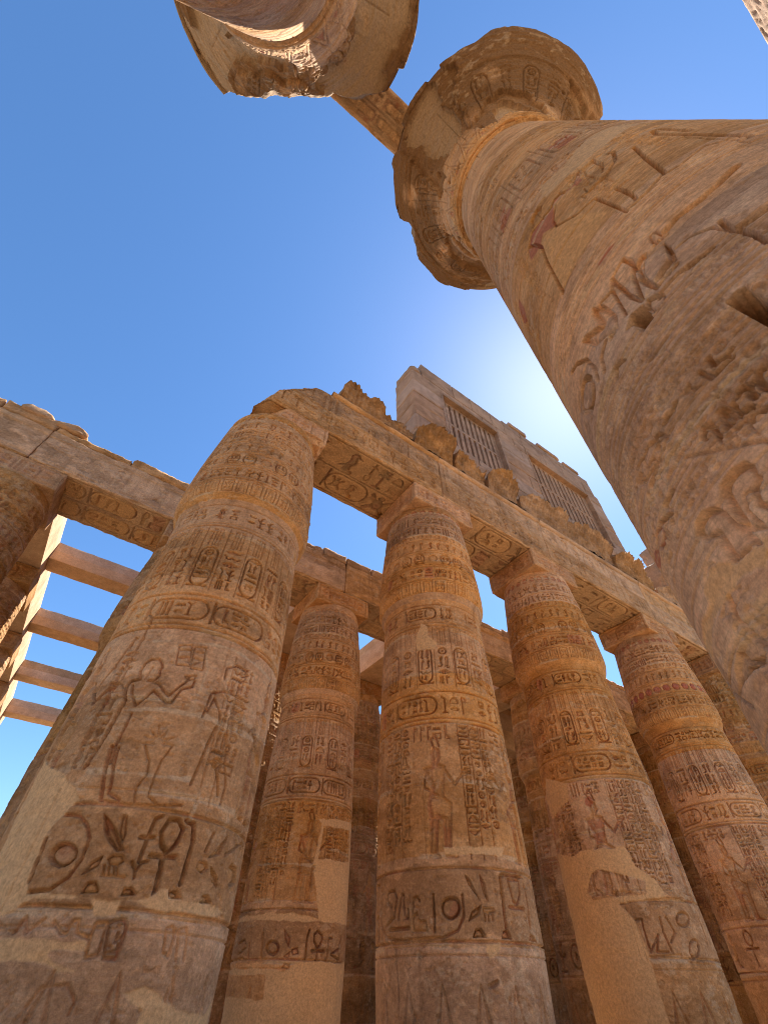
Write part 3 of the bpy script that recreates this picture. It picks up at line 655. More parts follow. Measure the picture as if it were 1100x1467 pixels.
 ('g1','C',0.05,0.05,[(148.9,2.54),(154.2,2.55),(155.6,2.54),(153.4,2.49),(150.0,2.5)]),
 ('g1','L',0.05,0.05,[(165.3,2.55),(164.8,2.49),(167.6,2.45),(168.8,2.46)]),
 ('g1','L',0.05,0.04,[(162.4,2.54),(162.8,2.46),(163.2,2.42),(167.8,2.41)]),
 ('g1','C',0.04,0.03,[(159.7,2.55),(159.2,2.5),(161.1,2.44),(158.8,2.47),(158.1,2.44),(157.9,2.51),(156.6,2.55),(158.5,2.53)]),
 ('g1','L',0.05,0.05,[(154.0,2.16),(155.4,2.21),(156.7,2.19),(156.2,2.07)]),
 ('g1','L',0.05,0.05,[(159.4,2.2),(158.3,2.08),(160.1,2.08),(160.3,2.2),(160.5,2.15)]),
 ('g1','L',0.05,0.05,[(161.9,2.16),(161.1,2.08),(163.5,2.06)]),
 ('g1','L',0.06,0.05,[(163.4,2.18),(165.1,2.2),(165.8,2.17),(164.8,2.13),(165.1,2.09)]),
 ('g1','L',0.06,0.06,[(170.1,2.18),(168.4,2.19),(167.3,2.16),(166.9,2.1),(167.3,2.07)]),
 ('g1','L',0.05,0.05,[(161.5,1.98),(162.5,2.01),(164.0,2.0),(165.0,1.97)]),
 ('g1','C',0.11,0.1,[(149.1,1.81),(150.4,1.86),(153.8,1.87),(156.5,1.84),(157.1,1.78),(156.1,1.71),(154.2,1.69),(152.5,1.71),(151.3,1.64),(151.5,1.5),(148.0,1.57),(148.5,1.71)]),
 ('g1','L',0.05,0.04,[(156.1,1.71),(154.2,1.68),(153.3,1.61),(153.9,1.58)]),
 ('g1','L',0.03,0.02,[(148.6,2.19),(155.7,1.99),(161.1,1.84)]),
 ('g1','L',0.05,0.04,[(140.6,2.14),(135.7,2.16),(136.8,2.07),(130.2,2.15)]),
 ('g1','L',0.03,0.02,[(158.4,3.0),(153.7,3.02),(149.3,2.98)]),
 ('g1','C',0.12,0.09,[(139.1,1.74),(138.5,1.81),(140.6,1.86),(143.7,1.86),(146.3,1.81),(147.7,1.73),(147.8,1.62),(148.1,1.5),(146.6,1.49),(141.7,1.51),(142.1,1.62),(142.4,1.7)]),
 ('g1','L',0.05,0.05,[(147.8,1.62),(148.4,1.52),(148.7,1.4)]),
 ('g1','P',0,0,[(150.5,1.46),(146.5,1.48),(141.6,1.51),(136.8,1.6),(133.5,1.6),(130.3,1.57),(129.7,1.51),(122.5,1.53),(109.1,1.51),(110.2,1.36),(107.6,1.37),(106.9,1.51),(119.8,1.41),(124.2,1.44),(129.2,1.45),(135.7,1.44),(140.5,1.44),(143.0,1.43),(147.0,1.36)]),
 ('g1','L',0.03,0.012,[(139.2,1.5),(138.3,1.49),(137.2,1.49),(136.1,1.5),(135.2,1.52),(134.8,1.54),(134.9,1.56),(135.5,1.58),(136.6,1.59),(137.7,1.59),(138.8,1.58),(139.5,1.56),(139.8,1.54),(139.7,1.52),(139.2,1.5)]),
 ('g1','R',0.03,0,[(128.3,2.07),(126.9,2.07),(125.4,2.08),(124.0,2.09),(123.0,2.12),(122.7,2.14),(123.3,2.16),(124.5,2.17),(126.0,2.17),(127.5,2.16),(128.7,2.15),(129.5,2.13),(129.6,2.1),(129.2,2.08),(128.3,2.07)]),
 ('g1','R',0.03,0,[(118.5,2.12),(116.6,2.14),(114.1,2.16),(111.3,2.21),(108.7,2.26),(108.6,2.28),(111.2,2.25),(114.0,2.22),(116.5,2.2),(118.5,2.18),(119.8,2.16),(120.5,2.14),(120.5,2.13),(119.9,2.12),(118.5,2.12)]),
 ('g1','L',0.03,0.02,[(128.4,2.07),(127.0,2.06),(125.4,2.07),(123.9,2.09),(122.8,2.12),(122.5,2.15),(123.0,2.17),(124.3,2.17),(125.9,2.17),(127.5,2.16),(128.8,2.15),(129.6,2.13),(129.8,2.1),(129.4,2.08),(128.4,2.07)]),
 ('g1','L',0.07,0.05,[(135.7,1.43),(134.6,1.32),(134.2,1.23),(135.4,1.15)]),
 ('g1','L',0.03,0.02,[(107.6,1.36),(115.1,1.17),(121.6,1.03)]),
 ('g1','L',0.05,0.04,[(127.9,1.22),(128.9,1.15),(134.7,1.11)]),
 ('g1','L',0.04,0.03,[(126.6,1.15),(133.9,1.1)]),
 ('c2','P',0,0,[(257.7,2.22),(262,2.42),(345,2.5),(345,1.28),(268.7,1.29),(264,1.79)]),
 ('c2','P',0,0,[(256,3.39),(312,3.54),(345,3.5),(345,2.45),(256.9,2.37),(262.2,3.3)]),
 ('c2','X',0,0,[(264,3.25),(310,3.3),(314,2.6),(263,2.5)]),
 ('c2','P',0,0,[(100,.44),(222,.46),(240,.42),(255.5,.57),(345,.62),(345,-1.7),(100,-1.7)]),
 ('c2','X',0,0,[(140,.36),(222,.34),(224,-.04),(140,.03)]),
 ('c2','P',0,0,[(150,1.36),(236,1.40),(276,1.30),(240,1.26),(150,1.30)]),
]


def apply_traces(C, key, R, th0):
    """th0 = angle (deg) of s = 0"""
    for col, kind, w, d, pts in TRACES:
        if col != key: continue
        q = [(math.radians(((a-th0+180) % 360)-180)*R, z) for a, z in pts]
        xs = [a for a, _ in q]; ys = [b for _, b in q]
        if kind in 'LC' :
            # old surface smoothed away round a large sign so that it reads
            if key == 'g1' and d > .05: d = .05
            if kind == 'L': C.line(q, w*(.62 if key == 'g1' else 1), d)
            else: C.fill(q, d)
        elif kind == 'X':
            k = C.win(min(xs)-.3, max(xs)+.3, min(ys)-.3, max(ys)+.3)
            a, b, X, Y = k
            dd = seg_d(X, Y, q, True); sd = np.where(inside(X, Y, q), dd, -dd)+.06*fbm(X.shape[0], X.shape[1], .3/C.p, .3/C.p, C.rng, 4)
            C.m['P'][a, b] *= 1-sstep(-.01, .01, sd)
        elif kind == 'K': C.fill(q, d, pit=True)
        elif kind == 'S':
            k = C.win(min(xs)-.05, max(xs)+.05, min(ys)-.05, max(ys)+.05)
            a, b, X, Y = k
            C.m['P'][a, b] *= np.where(inside(X, Y, q), 0, 1)
            text_row(C, min(xs)+.1, max(xs)-.1, min(ys)+.05, max(ys)-.05, .03)
        else: C.paint(kind, q, .035 if kind in 'PB' else .012, {'P': 1, 'R': .75, 'B': .6, 'O': .72, 'D': .7}[kind], stroke=(w if w else None))

# ------------------------------------------------------------------ papyrus-bud columns
def bud_profile(z, R):
    k = R/1.42
    zz = [-1.6, -.9, .6, 3.5, 5.2, 6.55, 6.88, 7.0, 7.14, 7.32, 7.6, 8.3, 9.2, 10.1, 10.8]
    rr = [1.28, 1.38, 1.43, 1.42, 1.38, 1.32, 1.31, 1.335, 1.41, 1.465, 1.475, 1.445, 1.375, 1.29, 1.215]
    return np.interp(z, zz, rr)*k
def carve_bud(C, key, seed, d=1.0, scene_h=True, clean=False):
    """the bands of a side column, bottom to top"""
    s0, s1 = C.s0, C.s1; r = C.rnd; W = s1-s0
    # marsh leaves low down
    n = int(W/.55)
    for i in range(n):
        x = s0+(i+.5)*W/n
        for e in (.26, .18): C.line([(x-e, -1.5), (x-e*.8, -.6), (x, .15), (x+e*.8, -.6), (x+e, -1.5)], .02, .008*d)
    big = key is None
    if key != 'c1':
        if key not in ('c3', 'c2', 'c4'):
            x = s0
            while x < s1-.5:
                sign(C, r.choice(['ankh', 'bee', 'disc', 'sedge', 'reed', 'was', 'bird', 'cobra']), x, .72, .5, .72, .03*d, .04); x += r.uniform(.55, .75)
        # row of small cartouches under the frieze
    for z in (.6, 1.48): ring(C, z, .035, .014*d)
    ring(C, .45, .02, .008*d)
    # scene: figures with columns of text between them
    if key != 'c1':
        x = s0+r.uniform(0, .5); k = 0
        while x < s1-1:
            figure(C, x+.45, 1.62, 1.75, .017*d, flip=bool(k % 2), red=(r.random() < .3))
            x += .95
            m = r.choice((3, 4))
            text_row(C, x-.95, x-.05, 3.5, 3.78, .016*d)
            for q in range(m):
                text_col(C, x+q*.23+.02, x+q*.23+.215, r.uniform(1.62, 2.0), 3.78, .022*d)
                C.line([(x+q*.23, 1.6), (x+q*.23, 3.8)], .014, .012*d)
            x += m*.23+.06; k += 1
    else:
        x = s0
        while x < s1-.3:
            a = x/1.48*180/math.pi+C.th0
            if not (-150 < a < -62):
                figure(C, x+.45, 1.62, 1.75, .024, False); text_col(C, x+.95, x+1.2, 1.7, 3.7, .02); x += 1.3
            else: x += .3
        for a in (-73, -66):
            q = math.radians(a-C.th0)*1.48
            text_col(C, q-.12, q+.1, 2.0, 3.5, .02); C.line([(q-.14, 1.6), (q-.14, 3.6)], .014, .01)
    ring(C, 3.84, .04, .016*d); ring(C, 3.92, .03, .012*d); ring(C, 4.5, .035, .016*d)
    # horizontal line of text with long cartouches
    x = s0+r.uniform(0, .3)
    while x < s1-.4:
        if r.random() < .35 and x < s1-1.2: cartouche(C, x, 4.02, .95, .38, .022*d, False); x += 1.05
        else: text_row(C, x, min(s1, x+.8), 4.02, 4.4, .022*d, .1); x += .85
    # upright cartouches with feathers and discs on top
    n = int(W/.44)
    for i in range(n):
        x = s0+i*W/n
        cartouche(C, x+.05, 4.72, .32, .88, .026*d) if i % 2 else text_col(C, x+.05, x+.36, 4.68, 5.6, .026*d)
        for e in (.1, .22): C.fill([(x+e, 5.66), (x+e+.09, 5.66), (x+e+.1, 6.1), (x+e+.02, 6.12)], .014*d)
        C.line([(x, 4.62), (x, 6.15)], .014, .010*d)
    ring(C, 6.2, .035, .014*d); ring(C, 6.28, .02, .010*d)
    x = s0
    while x < s1-.4:
        if r.random() < .3 and x < s1-1.2: cartouche(C, x, 6.42, .85, .32, .026*d, False); x += .95
        else: text_row(C, x, min(s1, x+.7), 6.42, 6.74, .026*d, .12); x += .75
    ring(C, 6.84, .03, .012*d)
    # the bud: leaf panels, two text bands, cobra frieze with discs
    n = int(W/.30)
    for i in range(n):
        x = s0+i*W/n
        C.line([(x+.03, 7.18), (x+.03, 7.48), (x+.25, 7.48), (x+.25, 7.18), (x+.03, 7.18)], .018, .014*d)
        if i % 2: sign(C, r.choice(['bee', 'bird', 'sedge', 'beetle']), x+.07, 7.22, .15, .22, .012*d)
        else: C.fill([(x+.07, 7.2), (x+.2, 7.2), (x+.18, 7.44), (x+.1, 7.44)], .012*d)
    C.paint('O', [(s0-1, 7.16), (s1+1, 7.16), (s1+1, 7.46), (s0-1, 7.46)], .2, .6 if key == 'c5' else .35)
    for z in (7.54, 8.0, 8.08, 8.55, 8.62, 9.1, 9.75): ring(C, z, .028, .011*d)
    text_row(C, s0, s1-.1, 7.62, 7.94, .026*d, .1)
    n = int(W/.36) if key != 'c5' else 0
    for i in range(n):
        x = s0+i*W/n
        cartouche(C, x+.04, 8.14, .27, .36, .024*d, True) if i % 3 else C.ell(x+.18, 8.32, .13, .13, .016*d)
    n = int(W/.26)
    for i in range(n):
        x = s0+(i+.5)*W/n
        sign(C, 'cobra' if i % 2 else 'feather', x-.08, 8.68, .16, .3, .022*d)
        C.ell(x, 9.22+.03, .085, .085, .018*d)
    if key == 'c5':
        n = int(W/.34)
        for i in range(n):
            x = s0+(i+.5)*W/n; C.ell(x, 8.31, .13, .13, .02, .03)
            C.paint('R', [(x+.14*math.cos(t), 8.31+.14*math.sin(t)) for t in np.linspace(0, 6.28, 12)[:-1]], .004, .95)
    text_row(C, s0, s1-.1, 9.4, 9.7, .024*d)
    text_row(C, s0, s1-.1, 9.84, 10.2, .022*d)
    n = int(W/.3)
    for i in range(n):
        x = s0+(i+.5)*W/n; C.ell(x, 10.45, .10, .10, .012*d)
        if key in ('c3', 'c4', 'c5') : C.paint('R', [(x+.11*math.cos(t), 10.45+.11*math.sin(t)) for t in np.linspace(0, 6.28, 10)[:-1]], .01, .55)
    if key in ('c1', 'c2', 'c3', None):
        C.paint('D', [(s0-1, .62), (s1+1, .62), (s1+1, 1.5), (s0-1, 1.5)], .16, .42 if key != 'c1' else .36)
    C.paint('D', [(s0-1, -.8), (s1+1, -.8), (s1+1, .3), (s0-1, .3)], .3, .3)
    if key: apply_traces(C, key, C.R, C.th0)

def column_mesh(R, pitch, seed, key, thc, carve, prof, z0, z1, split, names, parent, mat, back=4, d=1.0, rough=.010, drum=1.1, drum0=.25, dense=100):
    """one turned and carved drum stack as stacked parts; thc = angle facing the camera, in degrees"""
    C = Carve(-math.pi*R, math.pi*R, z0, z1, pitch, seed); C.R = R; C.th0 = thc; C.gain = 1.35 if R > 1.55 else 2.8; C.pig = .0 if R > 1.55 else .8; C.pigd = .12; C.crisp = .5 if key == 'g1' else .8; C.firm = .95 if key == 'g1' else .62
    carve(C, key, seed, d)
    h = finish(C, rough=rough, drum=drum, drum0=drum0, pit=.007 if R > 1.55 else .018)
    nx = C.nx-1
    ang = -180+360*np.arange(nx)/nx
    idx = np.array([i for i in range(nx) if abs(ang[i]) <= dense or i % back == 0])
    z = C.z0+np.arange(C.ny)*C.p
    th = np.radians(ang[idx]+thc)
    r = prof(z, R)[:, None]+h[:, idx]
    att = np.stack([C.m['P'][:, idx], C.m['R'][:, idx], C.m['B'][:, idx], C.m['D'][:, idx], C.m['O'][:, idx]], -1)
    V = np.stack([r*np.cos(th)[None], r*np.sin(th)[None], z[:, None]+0*r], -1)
    out = []
    jb = [0]+[int(round((s-z0)/C.p)) for s in split]+[C.ny-1]
    for k, nm in enumerate(names):
        a, b = jb[k], jb[k+1]+1
        vv = V[a:b].reshape(-1, 3); n = len(idx)
        Q = grid_quads(b-a, n, True)
        me = mesh_from(nm, vv, Q, att[a:b].reshape(-1, 5))
        out.append(new_obj(nm, me, parent, mat))
    return out

# ------------------------------------------------------------------ blocks of stone
def rough_box(name, lo, hi, pitch, mat, parent=None, chip=.06, amp=.012, seed=0, carve=None, planes=(), warp=None, add=None):
    """a block with chipped arrises; carve = {face: function(C)} for faces '-y' and '-z' '-x' '+x'"""
    lo = np.array(lo, float); hi = np.array(hi, float)
    pt = np.array(pitch if isinstance(pitch, (tuple, list)) else (pitch,)*3, float)
    n = np.maximum(2, np.round((hi-lo)/pt).astype(int)+1)
    ax = [np.linspace(lo[k], hi[k], n[k]) for k in range(3)]
    VV = []; QQ = []; AA = []; off = 0
    for axis in range(3):
        for side in (0, 1):
            u, v = [(1, 2), (0, 2), (0, 1)][axis]
            U, Vv = np.meshgrid(ax[u], ax[v])
            P = np.zeros(U.shape+(3,)); P[..., u] = U; P[..., v] = Vv; P[..., axis] = (lo, hi)[side][axis]
            P = P.reshape(-1, 3); B = P.copy()
            c = (lo+hi)/2
            D = np.minimum(B-lo, hi-B); Ds = np.sort(D, 1); e = Ds[:, 1]
            A = chip*(.3+.65*np.clip(f3(B, .5, seed, 3)*1.6+.35, 0, 1.6)+.3*f3(B, .13, seed+2, 2))
            push = np.clip(A-e, 0, None)
            nr = np.where(D < np.maximum(A, 1e-3)[:, None]+1e-6, np.sign(c-B), 0); ln = np.linalg.norm(nr, axis=1, keepdims=True)+1e-9
            P = P+nr/ln*push[:, None]*.8
            nn = np.zeros(3); nn[axis] = 1 if side else -1
            fade = sstep(0, .05, e)
            P = P+nn*((amp*f3(B, .35, seed+3, 4)+amp*.5*f3(B, .06, seed+5, 2))*fade)[:, None]
            att = np.zeros((len(P), 5), np.float32); att[:, 3] = .3*sstep(.15, .5, f3(B, .7, seed+9, 3))
            key = ('-' if not side else '+')+'xyz'[axis]
            if carve and key in carve:
                C = Carve(0, (hi-lo)[u], 0, (hi-lo)[v], min((hi-lo)[u]/(n[u]-1), (hi-lo)[v]/(n[v]-1)), seed+11)
                carve[key](C)
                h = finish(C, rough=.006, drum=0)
                iu = np.clip(((U.ravel()-lo[u])/C.p).round().astype(int), 0, C.nx-1)
                iv = np.clip(((Vv.ravel()-lo[v])/C.p).round().astype(int), 0, C.ny-1)
                if key == '-z': iv = C.ny-1-iv
                if key == '+y': iu = C.nx-1-iu
                P = P+nn*(h[iv, iu]*fade)[:, None]
                for q, ch in enumerate('PRBDO'): att[:, q] = np.maximum(att[:, q], C.m[ch][iv, iu])
            QQ.append(grid_quads(n[v], n[u], False, off, flip=(bool(side) == (axis == 1))))
            VV.append(P); AA.append(att); off += len(P)
    V = np.concatenate(VV)
    for pn, pd in planes:
        pn = np.array(pn, float); pn /= np.linalg.norm(pn)
        nz = .07*f3(V, .3, seed+21, 3)
        t = V@pn-pd+nz
        V = V-np.clip(t, 0, None)[:, None]*pn
    if warp: V = warp(V)
    Q = np.concatenate(QQ); At = np.concatenate(AA)
    if add is not None: add.append((V, Q, At)); return None
    return new_obj(name, mesh_from(name, V, Q, At), parent, mat)
def joined(name, parts, parent, mat):
    V = []; Q = []; A = []; o = 0
    for v, q, a in parts: V.append(v); Q.append(q+o); A.append(a); o += len(v)
    return new_obj(name, mesh_from(name, np.concatenate(V), np.concatenate(Q), np.concatenate(A)), parent, mat)
def stone_lump(name, loc, size, seed, mat, label, rot=0):
    n = 40; t = np.linspace(0, math.pi, n); p = np.linspace(0, 2*math.pi, n*2+1)[:-1]
    T, Pp = np.meshgrid(t, p, indexing='ij')
    V = np.stack([np.sin(T)*np.cos(Pp), np.sin(T)*np.sin(Pp), np.cos(T)], -1).reshape(-1, 3)
    V = np.sign(V)*np.abs(V)**.6
    V = V*(1+.28*f3(V+seed*3.1, .7, seed, 4))[:, None]*np.array(size)*.5
    c, s = math.cos(rot), math.sin(rot); V = V@np.array([[c, s, 0], [-s, c, 0], [0, 0, 1]])
    V[:, 2] -= V[:, 2].min()
    o = new_obj(name, mesh_from(name, V, grid_quads(n, 2*n, True, flip=True), np.zeros((len(V), 5), np.float32)), None, mat)
    o.location = loc
    return tag(o, label, 'stone', 'loose stones lying on the beams and walls')

# ================================================================== the setting
def structure_sheet():
    n = 160; a = np.linspace(-1, 1, n); a = np.sign(a)*np.abs(a)**2.2*400
    X, Y = np.meshgrid(a, a)
    P = np.stack([X.ravel(), Y.ravel(), 0*X.ravel()], 1)
    P[:, 2] = GROUND+.04*n3(P*1.0, 6, 2)
    o = new_obj("ground", mesh_from("ground", P, grid_quads(n, n)), None, M_GROUND)
    tag(o, kind="structure")
M_GROUND = stone_mat("sandy_ground", (.55, .40, .26), (.47, .34, .22), (.59, .44, .30), .2, .3, .0)
structure_sheet()

KX = [-4.75, 1.45, 7.2, 12.75, 19.85, 25.6, 31.3, 37.0]
RY = [8.0, 14.5, 20.4, 26.3, 32.3, 38.3]

def abacus(parent, seed, mat, pitch=.05, z0=10.78, z1=11.6, hx=1.24, hy=1.13, chip=.07, planes=(), carved=True):
    def face(C):
        w = C.s1-C.s0
        C.line([(.12, .1), (w-.12, .1), (w-.12, .7), (.12, .7), (.12, .1)], .035, .02)
        text_row(C, .2, w-.2, .17, .63, .026)
        if seed % 2: C.paint('R', [(.25, .15), (w-.3, .15), (w-.3, .65), (.25, .65)], .12, .12)
    return rough_box("abacus", (-hx, -hy, z0), (hx, hy, z1), pitch, mat, parent, chip=chip, seed=seed,
                     carve={'-y': face, '-x': face} if carved else None, planes=planes)

def bud_column(cx, cy, key, seed, pitch, label, group, mat, R=1.42, d=1.0, back=4, planes=(), chip=.07, rough=.010):
    t = thing("papyrus_column", (cx, cy, 0), label, "column", group)
    thc = math.degrees(math.atan2(-cy, -cx))
    column_mesh(R, pitch, seed, key, thc, carve_bud, bud_profile, -1.62, 10.80, [7.0], ["shaft", "capital"], t, mat, back=back, d=d, rough=rough, drum0=.55)
    abacus(t, seed, mat, .022 if pitch < .02 else .035, chip=chip, planes=planes)
    return t
G1 = "papyrus columns of the front side row"
c1 = bud_column(1.45, 8.0, 'c1', 11, .0115, "broad column carved with king, bee and ankh, plaster repair down its left side", G1, M_NEAR, 1.48, 1.15,
                planes=[((-.75, -.55, .12), 1.0+.75*0+1.25)], chip=.16)
c3 = bud_column(7.2, 8.0, 'c3', 23, .012, "central column with small plaster patch below its bulge and dark low frieze", G1, M_NEAR, 1.42, 1.35)
c4 = bud_column(12.75, 8.0, 'c4', 37, .0135, "third front row column, its lower shaft covered by a tall smooth orange plaster repair", G1, M_NEAR, 1.40, 1.4)
c5 = bud_column(19.85, 8.0, 'c5', 41, .0165, "fourth front row column with a band of red painted discs above its golden bulge", G1, M_NEAR, 1.42, 1.6)
G2 = "papyrus columns of the second side row"
c2 = bud_column(7.25, 14.5, 'c2', 53, .013, "slimmer column one row back, plastered low down, between the broad and the central column", G2, M_NEAR, 1.42, 1.6)
# one plainer carved column and its copies for the places farther back
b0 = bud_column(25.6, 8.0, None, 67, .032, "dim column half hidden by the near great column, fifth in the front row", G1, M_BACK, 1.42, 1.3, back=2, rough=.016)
far = [
 (31.3, 8.0, G1, "farthest front row column, only a sliver beside the near great column"),
 (-4.75, 14.5, G2, "column cut by the left photo edge, under the second row beam"),
 (1.13, 14.5, G2, "dark column just showing along the left side of the broad plastered column"),
 (12.75, 14.5, G2, "second row column standing behind the central column"),
 (19.85, 14.5, G2, "second row column peeping out left of the column with the orange repair"),
 (25.6, 14.5, G2, "dark second row column seen between the tall orange repair and the red disc column"),
 (31.3, 14.5, G2, "second row column right of the red disc column"),
]
G3 = "papyrus columns of the rows farther back"
rown = ["third", "fourth", "fifth", "sixth"]
coln = {-4.75: "under the sunlit beam", 1.45: "behind the broad column", 7.2: "behind the slimmer column", 12.75: "in the gap left of the central column", 19.85: "behind the orange repair column", 25.6: "in the gap left of the orange repair", 31.3: "in the gap left of the red disc column"}
for r in range(2, 6):
    for k in range(0, 7):
        far.append((KX[k], RY[r], G3, "shaded column of the %s row, %s" % (rown[r-2], coln[KX[k]])))
KEEP_FAR = {0,1,2,3,4,5,6,7,8,9,10,11,12,13,14,21}

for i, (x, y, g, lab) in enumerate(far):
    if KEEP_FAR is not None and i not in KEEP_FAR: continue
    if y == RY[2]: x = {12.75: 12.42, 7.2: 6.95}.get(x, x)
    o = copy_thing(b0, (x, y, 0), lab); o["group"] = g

# ------------------------------------------------------------------ beams on the side rows
def beam_front(C):
    H = C.z1-C.z0; W = C.s1-C.s0
    for z in (.12, .18, 1.0, 1.06, H-.1): ring(C, z, .022, .012)
    text_row(C, .1, W-.1, .24, .94, .028)
    text_row(C, .1, W-.1, 1.12, H-.16, .024)
    x = .8
    while x < W-1: C.line([(x, .05), (x, H)], .02, .012); x += C.rnd.uniform(1.2, 2.2)
def beam_under(C, red=.0, d=.05):
    C.bold = 1.45
    H = C.z1-C.z0; W = C.s1-C.s0
    for z in (.14, H*.5, H-.14): C.line([(.1, z), (W-.1, z)], .035, d*.6)
    for a, b in ((.2, H*.5-.06), (H*.5+.06, H-.2)):
        x = .3
        while x < W-1.0:
            if C.rnd.random() < (.4 if red < .5 else .75) and x < W-2.1:
                cartouche(C, x, a+.04, 1.55, b-a-.08, d, False)
                if red: C.paint('O', [(x+.06, a+.06), (x+1.48, a+.06), (x+1.48, b-.06), (x+.06, b-.06)], .04, .85 if red > .5 else .5)
                if red > .5: C.paint('R', [(x+.3+.19*math.cos(t), (a+b)/2+.15*math.sin(t)) for t in np.linspace(0, 6.28, 10)[:-1]], .02, 1)
                x += 1.7
            else: text_row(C, x, x+.85, a, b, d, red); x += .95
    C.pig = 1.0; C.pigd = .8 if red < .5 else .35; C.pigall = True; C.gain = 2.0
    C.paint('B', [(0, 0), (W, 0), (W, H), (0, H)], .5, .36)
def torus(name, x0, x1, y, z, r, parent, mat, seed):
    n = max(3, int((x1-x0)/.06)); m = 12
    X = np.linspace(x0, x1, n); t = np.linspace(-math.pi*.75, math.pi*.75, m)
    Xg, T = np.meshgrid(X, t, indexing='ij')
    V = np.stack([Xg, y-r*np.cos(T)*1.0+.0, z+r*np.sin(T)], -1).reshape(-1, 3)
    k = 1+.18*f3(V, .3, seed, 3)
    V[:, 1] = y-(y-V[:, 1])*k; V[:, 2] = z+(V[:, 2]-z)*k
    return new_obj(name, mesh_from(name, V, grid_quads(n, m, flip=True), np.zeros((len(V), 5), np.float32)), parent, mat)
BG = "architrave blocks of the front row"
spans = [(.35, 7.2), (7.2, 12.75), (12.75, 19.85), (19.85, 25.6), (25.6, 31.3), (31.3, 37.0)]
labs = ["broken left end block of the front beam, signs carved deep in its underside",
 "front beam block between the broken end block and the column with the tall orange repair",
 "front beam block between the tall orange repair column and the red disc column",
 "front beam block right of the red disc column, running behind the great column",
 "far front beam block partly hidden by the great column", "farthest front beam block"]
for i, (a, b) in enumerate(spans[:5]):
    t = thing("architrave_block", ((a+b)/2, 8.0, 11.6), labs[i], "beam", BG); w = (b-a)/2-.006
    pl = []; 
    if i == 0: pl = [((-.80, -.0, .60), .80*(-(1.15-(a+b)/2))+.60*.9), ((-.85, -.45, .15), 2.9+.25)]
    rough_box("beam", (-w, -1.13, .004), (w, 1.13, 2.1), (.018, .022, .018) if i < 3 else (.03, .03, .03), M_ARCH, t, chip=.07, seed=100+i,
              carve={'-y': beam_front, '-z': lambda C: beam_under(C, .15)}, planes=pl)
    torus("torus_moulding", -w+(2.2 if i == 0 else 0), w, -1.08, 2.23, .13, t, M_ARCH, 130+i)
# ------------------------------------------------------------------ cavetto cornice, broken into pieces
def cornice(name, xs, hs, label, seed, y0=6.84, z0=13.92, yb=7.22, flute=.03):
    x0, x1 = xs[0], xs[-1]; n = int((x1-x0)/.035)+2; m = 36
    X = np.linspace(x0, x1, n); Hh = np.interp(X, xs, hs)
    base = np.stack([X, 0*X, 0*X], 1)
    Hh = np.clip(Hh*(1+.10*f3(base, .6, seed, 4))+.05*f3(base, .12, seed+2, 2), .05, 1.32)
    Hh = np.clip(Hh-.16*np.clip(np.round(f3(base, .33, seed+31, 2)*3.2)/2, 0, 2), .12, 1.32)
    V = []
    for x, H in zip(X, Hh):
        z = np.linspace(0, H, m); q = np.clip(z/1.22, 0, 1)
        y = y0-.72*q**2.6
        for a, b in zip(y, z): V.append((x, a, z0+b))
        yt = y[-1]
        for f in np.linspace(0, 1, 9)[1:]: V.append((x, yt+(yb-yt)*f, z0+H-.03+.05*math.sin(f*9+x*5)))
        V.append((x, yb, z0))
    V = np.array(V); m2 = m+9
    fl = np.sin(V[:, 0]*2*math.pi/.17+.6*n3(V, .8, seed))
    dy = flute*sstep(-.3, .6, fl)*(V[:, 1] < y0+.01)*sstep(0, .12, V[:, 2]-z0)
    V[:, 1] += dy+.07*f3(V, .25, seed+4, 4)+.08*f3(V, .8, seed+6, 2)
    for e, s in ((x0, 1), (x1, -1)):
        d = np.clip(1-np.abs(V[:, 0]-e)/.2, 0, 1)
        V[:, 0] += s*d*(.10+.12*n3(V*np.array([0, 1, 1])+seed, .35, seed+8))
    Q = grid_quads(n, m2, flip=True)
    side = []
    V[:, 1] += .05*n3(V*np.array([.3, .3, 1]), .12, seed+12)+.07*f3(V, .16, seed+13, 4)
    o = len(V); A = np.zeros((len(V)+2, 5), np.float32); A[:, 3] = np.append(np.clip(.38+.7*f3(V, .3, seed+14, 4), 0, 1), [.5, .5])
    V = np.vstack([V, V[:m2].mean(0), V[-m2:].mean(0)])
    for j in range(m2-1):
        side.append((j, j+1, o, o)); side.append(((n-1)*m2+j+1, (n-1)*m2+j, o+1, o+1))
    side.append((m2-1, 0, o, o)); side.append(((n-1)*m2, n*m2-1, o+1, o+1))
    me = bpy.data.meshes.new(name)
    faces = Q.tolist()+[s[:3] for s in side]
    me.from_pydata(V.tolist(), [], faces); me.update()
    me.polygons.foreach_set("use_smooth", [i < len(Q) for i in range(len(faces))])
    a = me.color_attributes.new("wear", 'FLOAT_COLOR', 'POINT'); a.data.foreach_set("color", A[:, :4].ravel())
    ob = new_obj(name, me, None, M_ARCH)
    return tag(ob, label, "cornice", "broken pieces of the fluted cornice")
cornice("cornice_piece", [2.7, 2.95, 3.3, 3.9, 4.4, 4.9, 5.4, 6.1], [.45, .85, .9, .8, .85, .6, .55, .4], "leftmost fluted cornice fragment, at the broken end of the front beam", 201)
cornice("cornice_piece", [6.0, 6.5, 7.0, 7.6, 7.99], [.8, 1.1, 1.22, 1.15, 1.0], "chunky cornice lump jutting out below the left end of the grille wall", 203)
cornice("cornice_piece", [8.0, 8.6, 9.2, 9.79], [.95, .95, .85, .9], "low worn stretch of cornice between two jutting lumps", 205)
cornice("cornice_piece", [9.8, 10.3, 11.0, 11.64], [1.0, 1.2, 1.2, .95], "curled cornice lump below the pier between the two window grilles", 207)
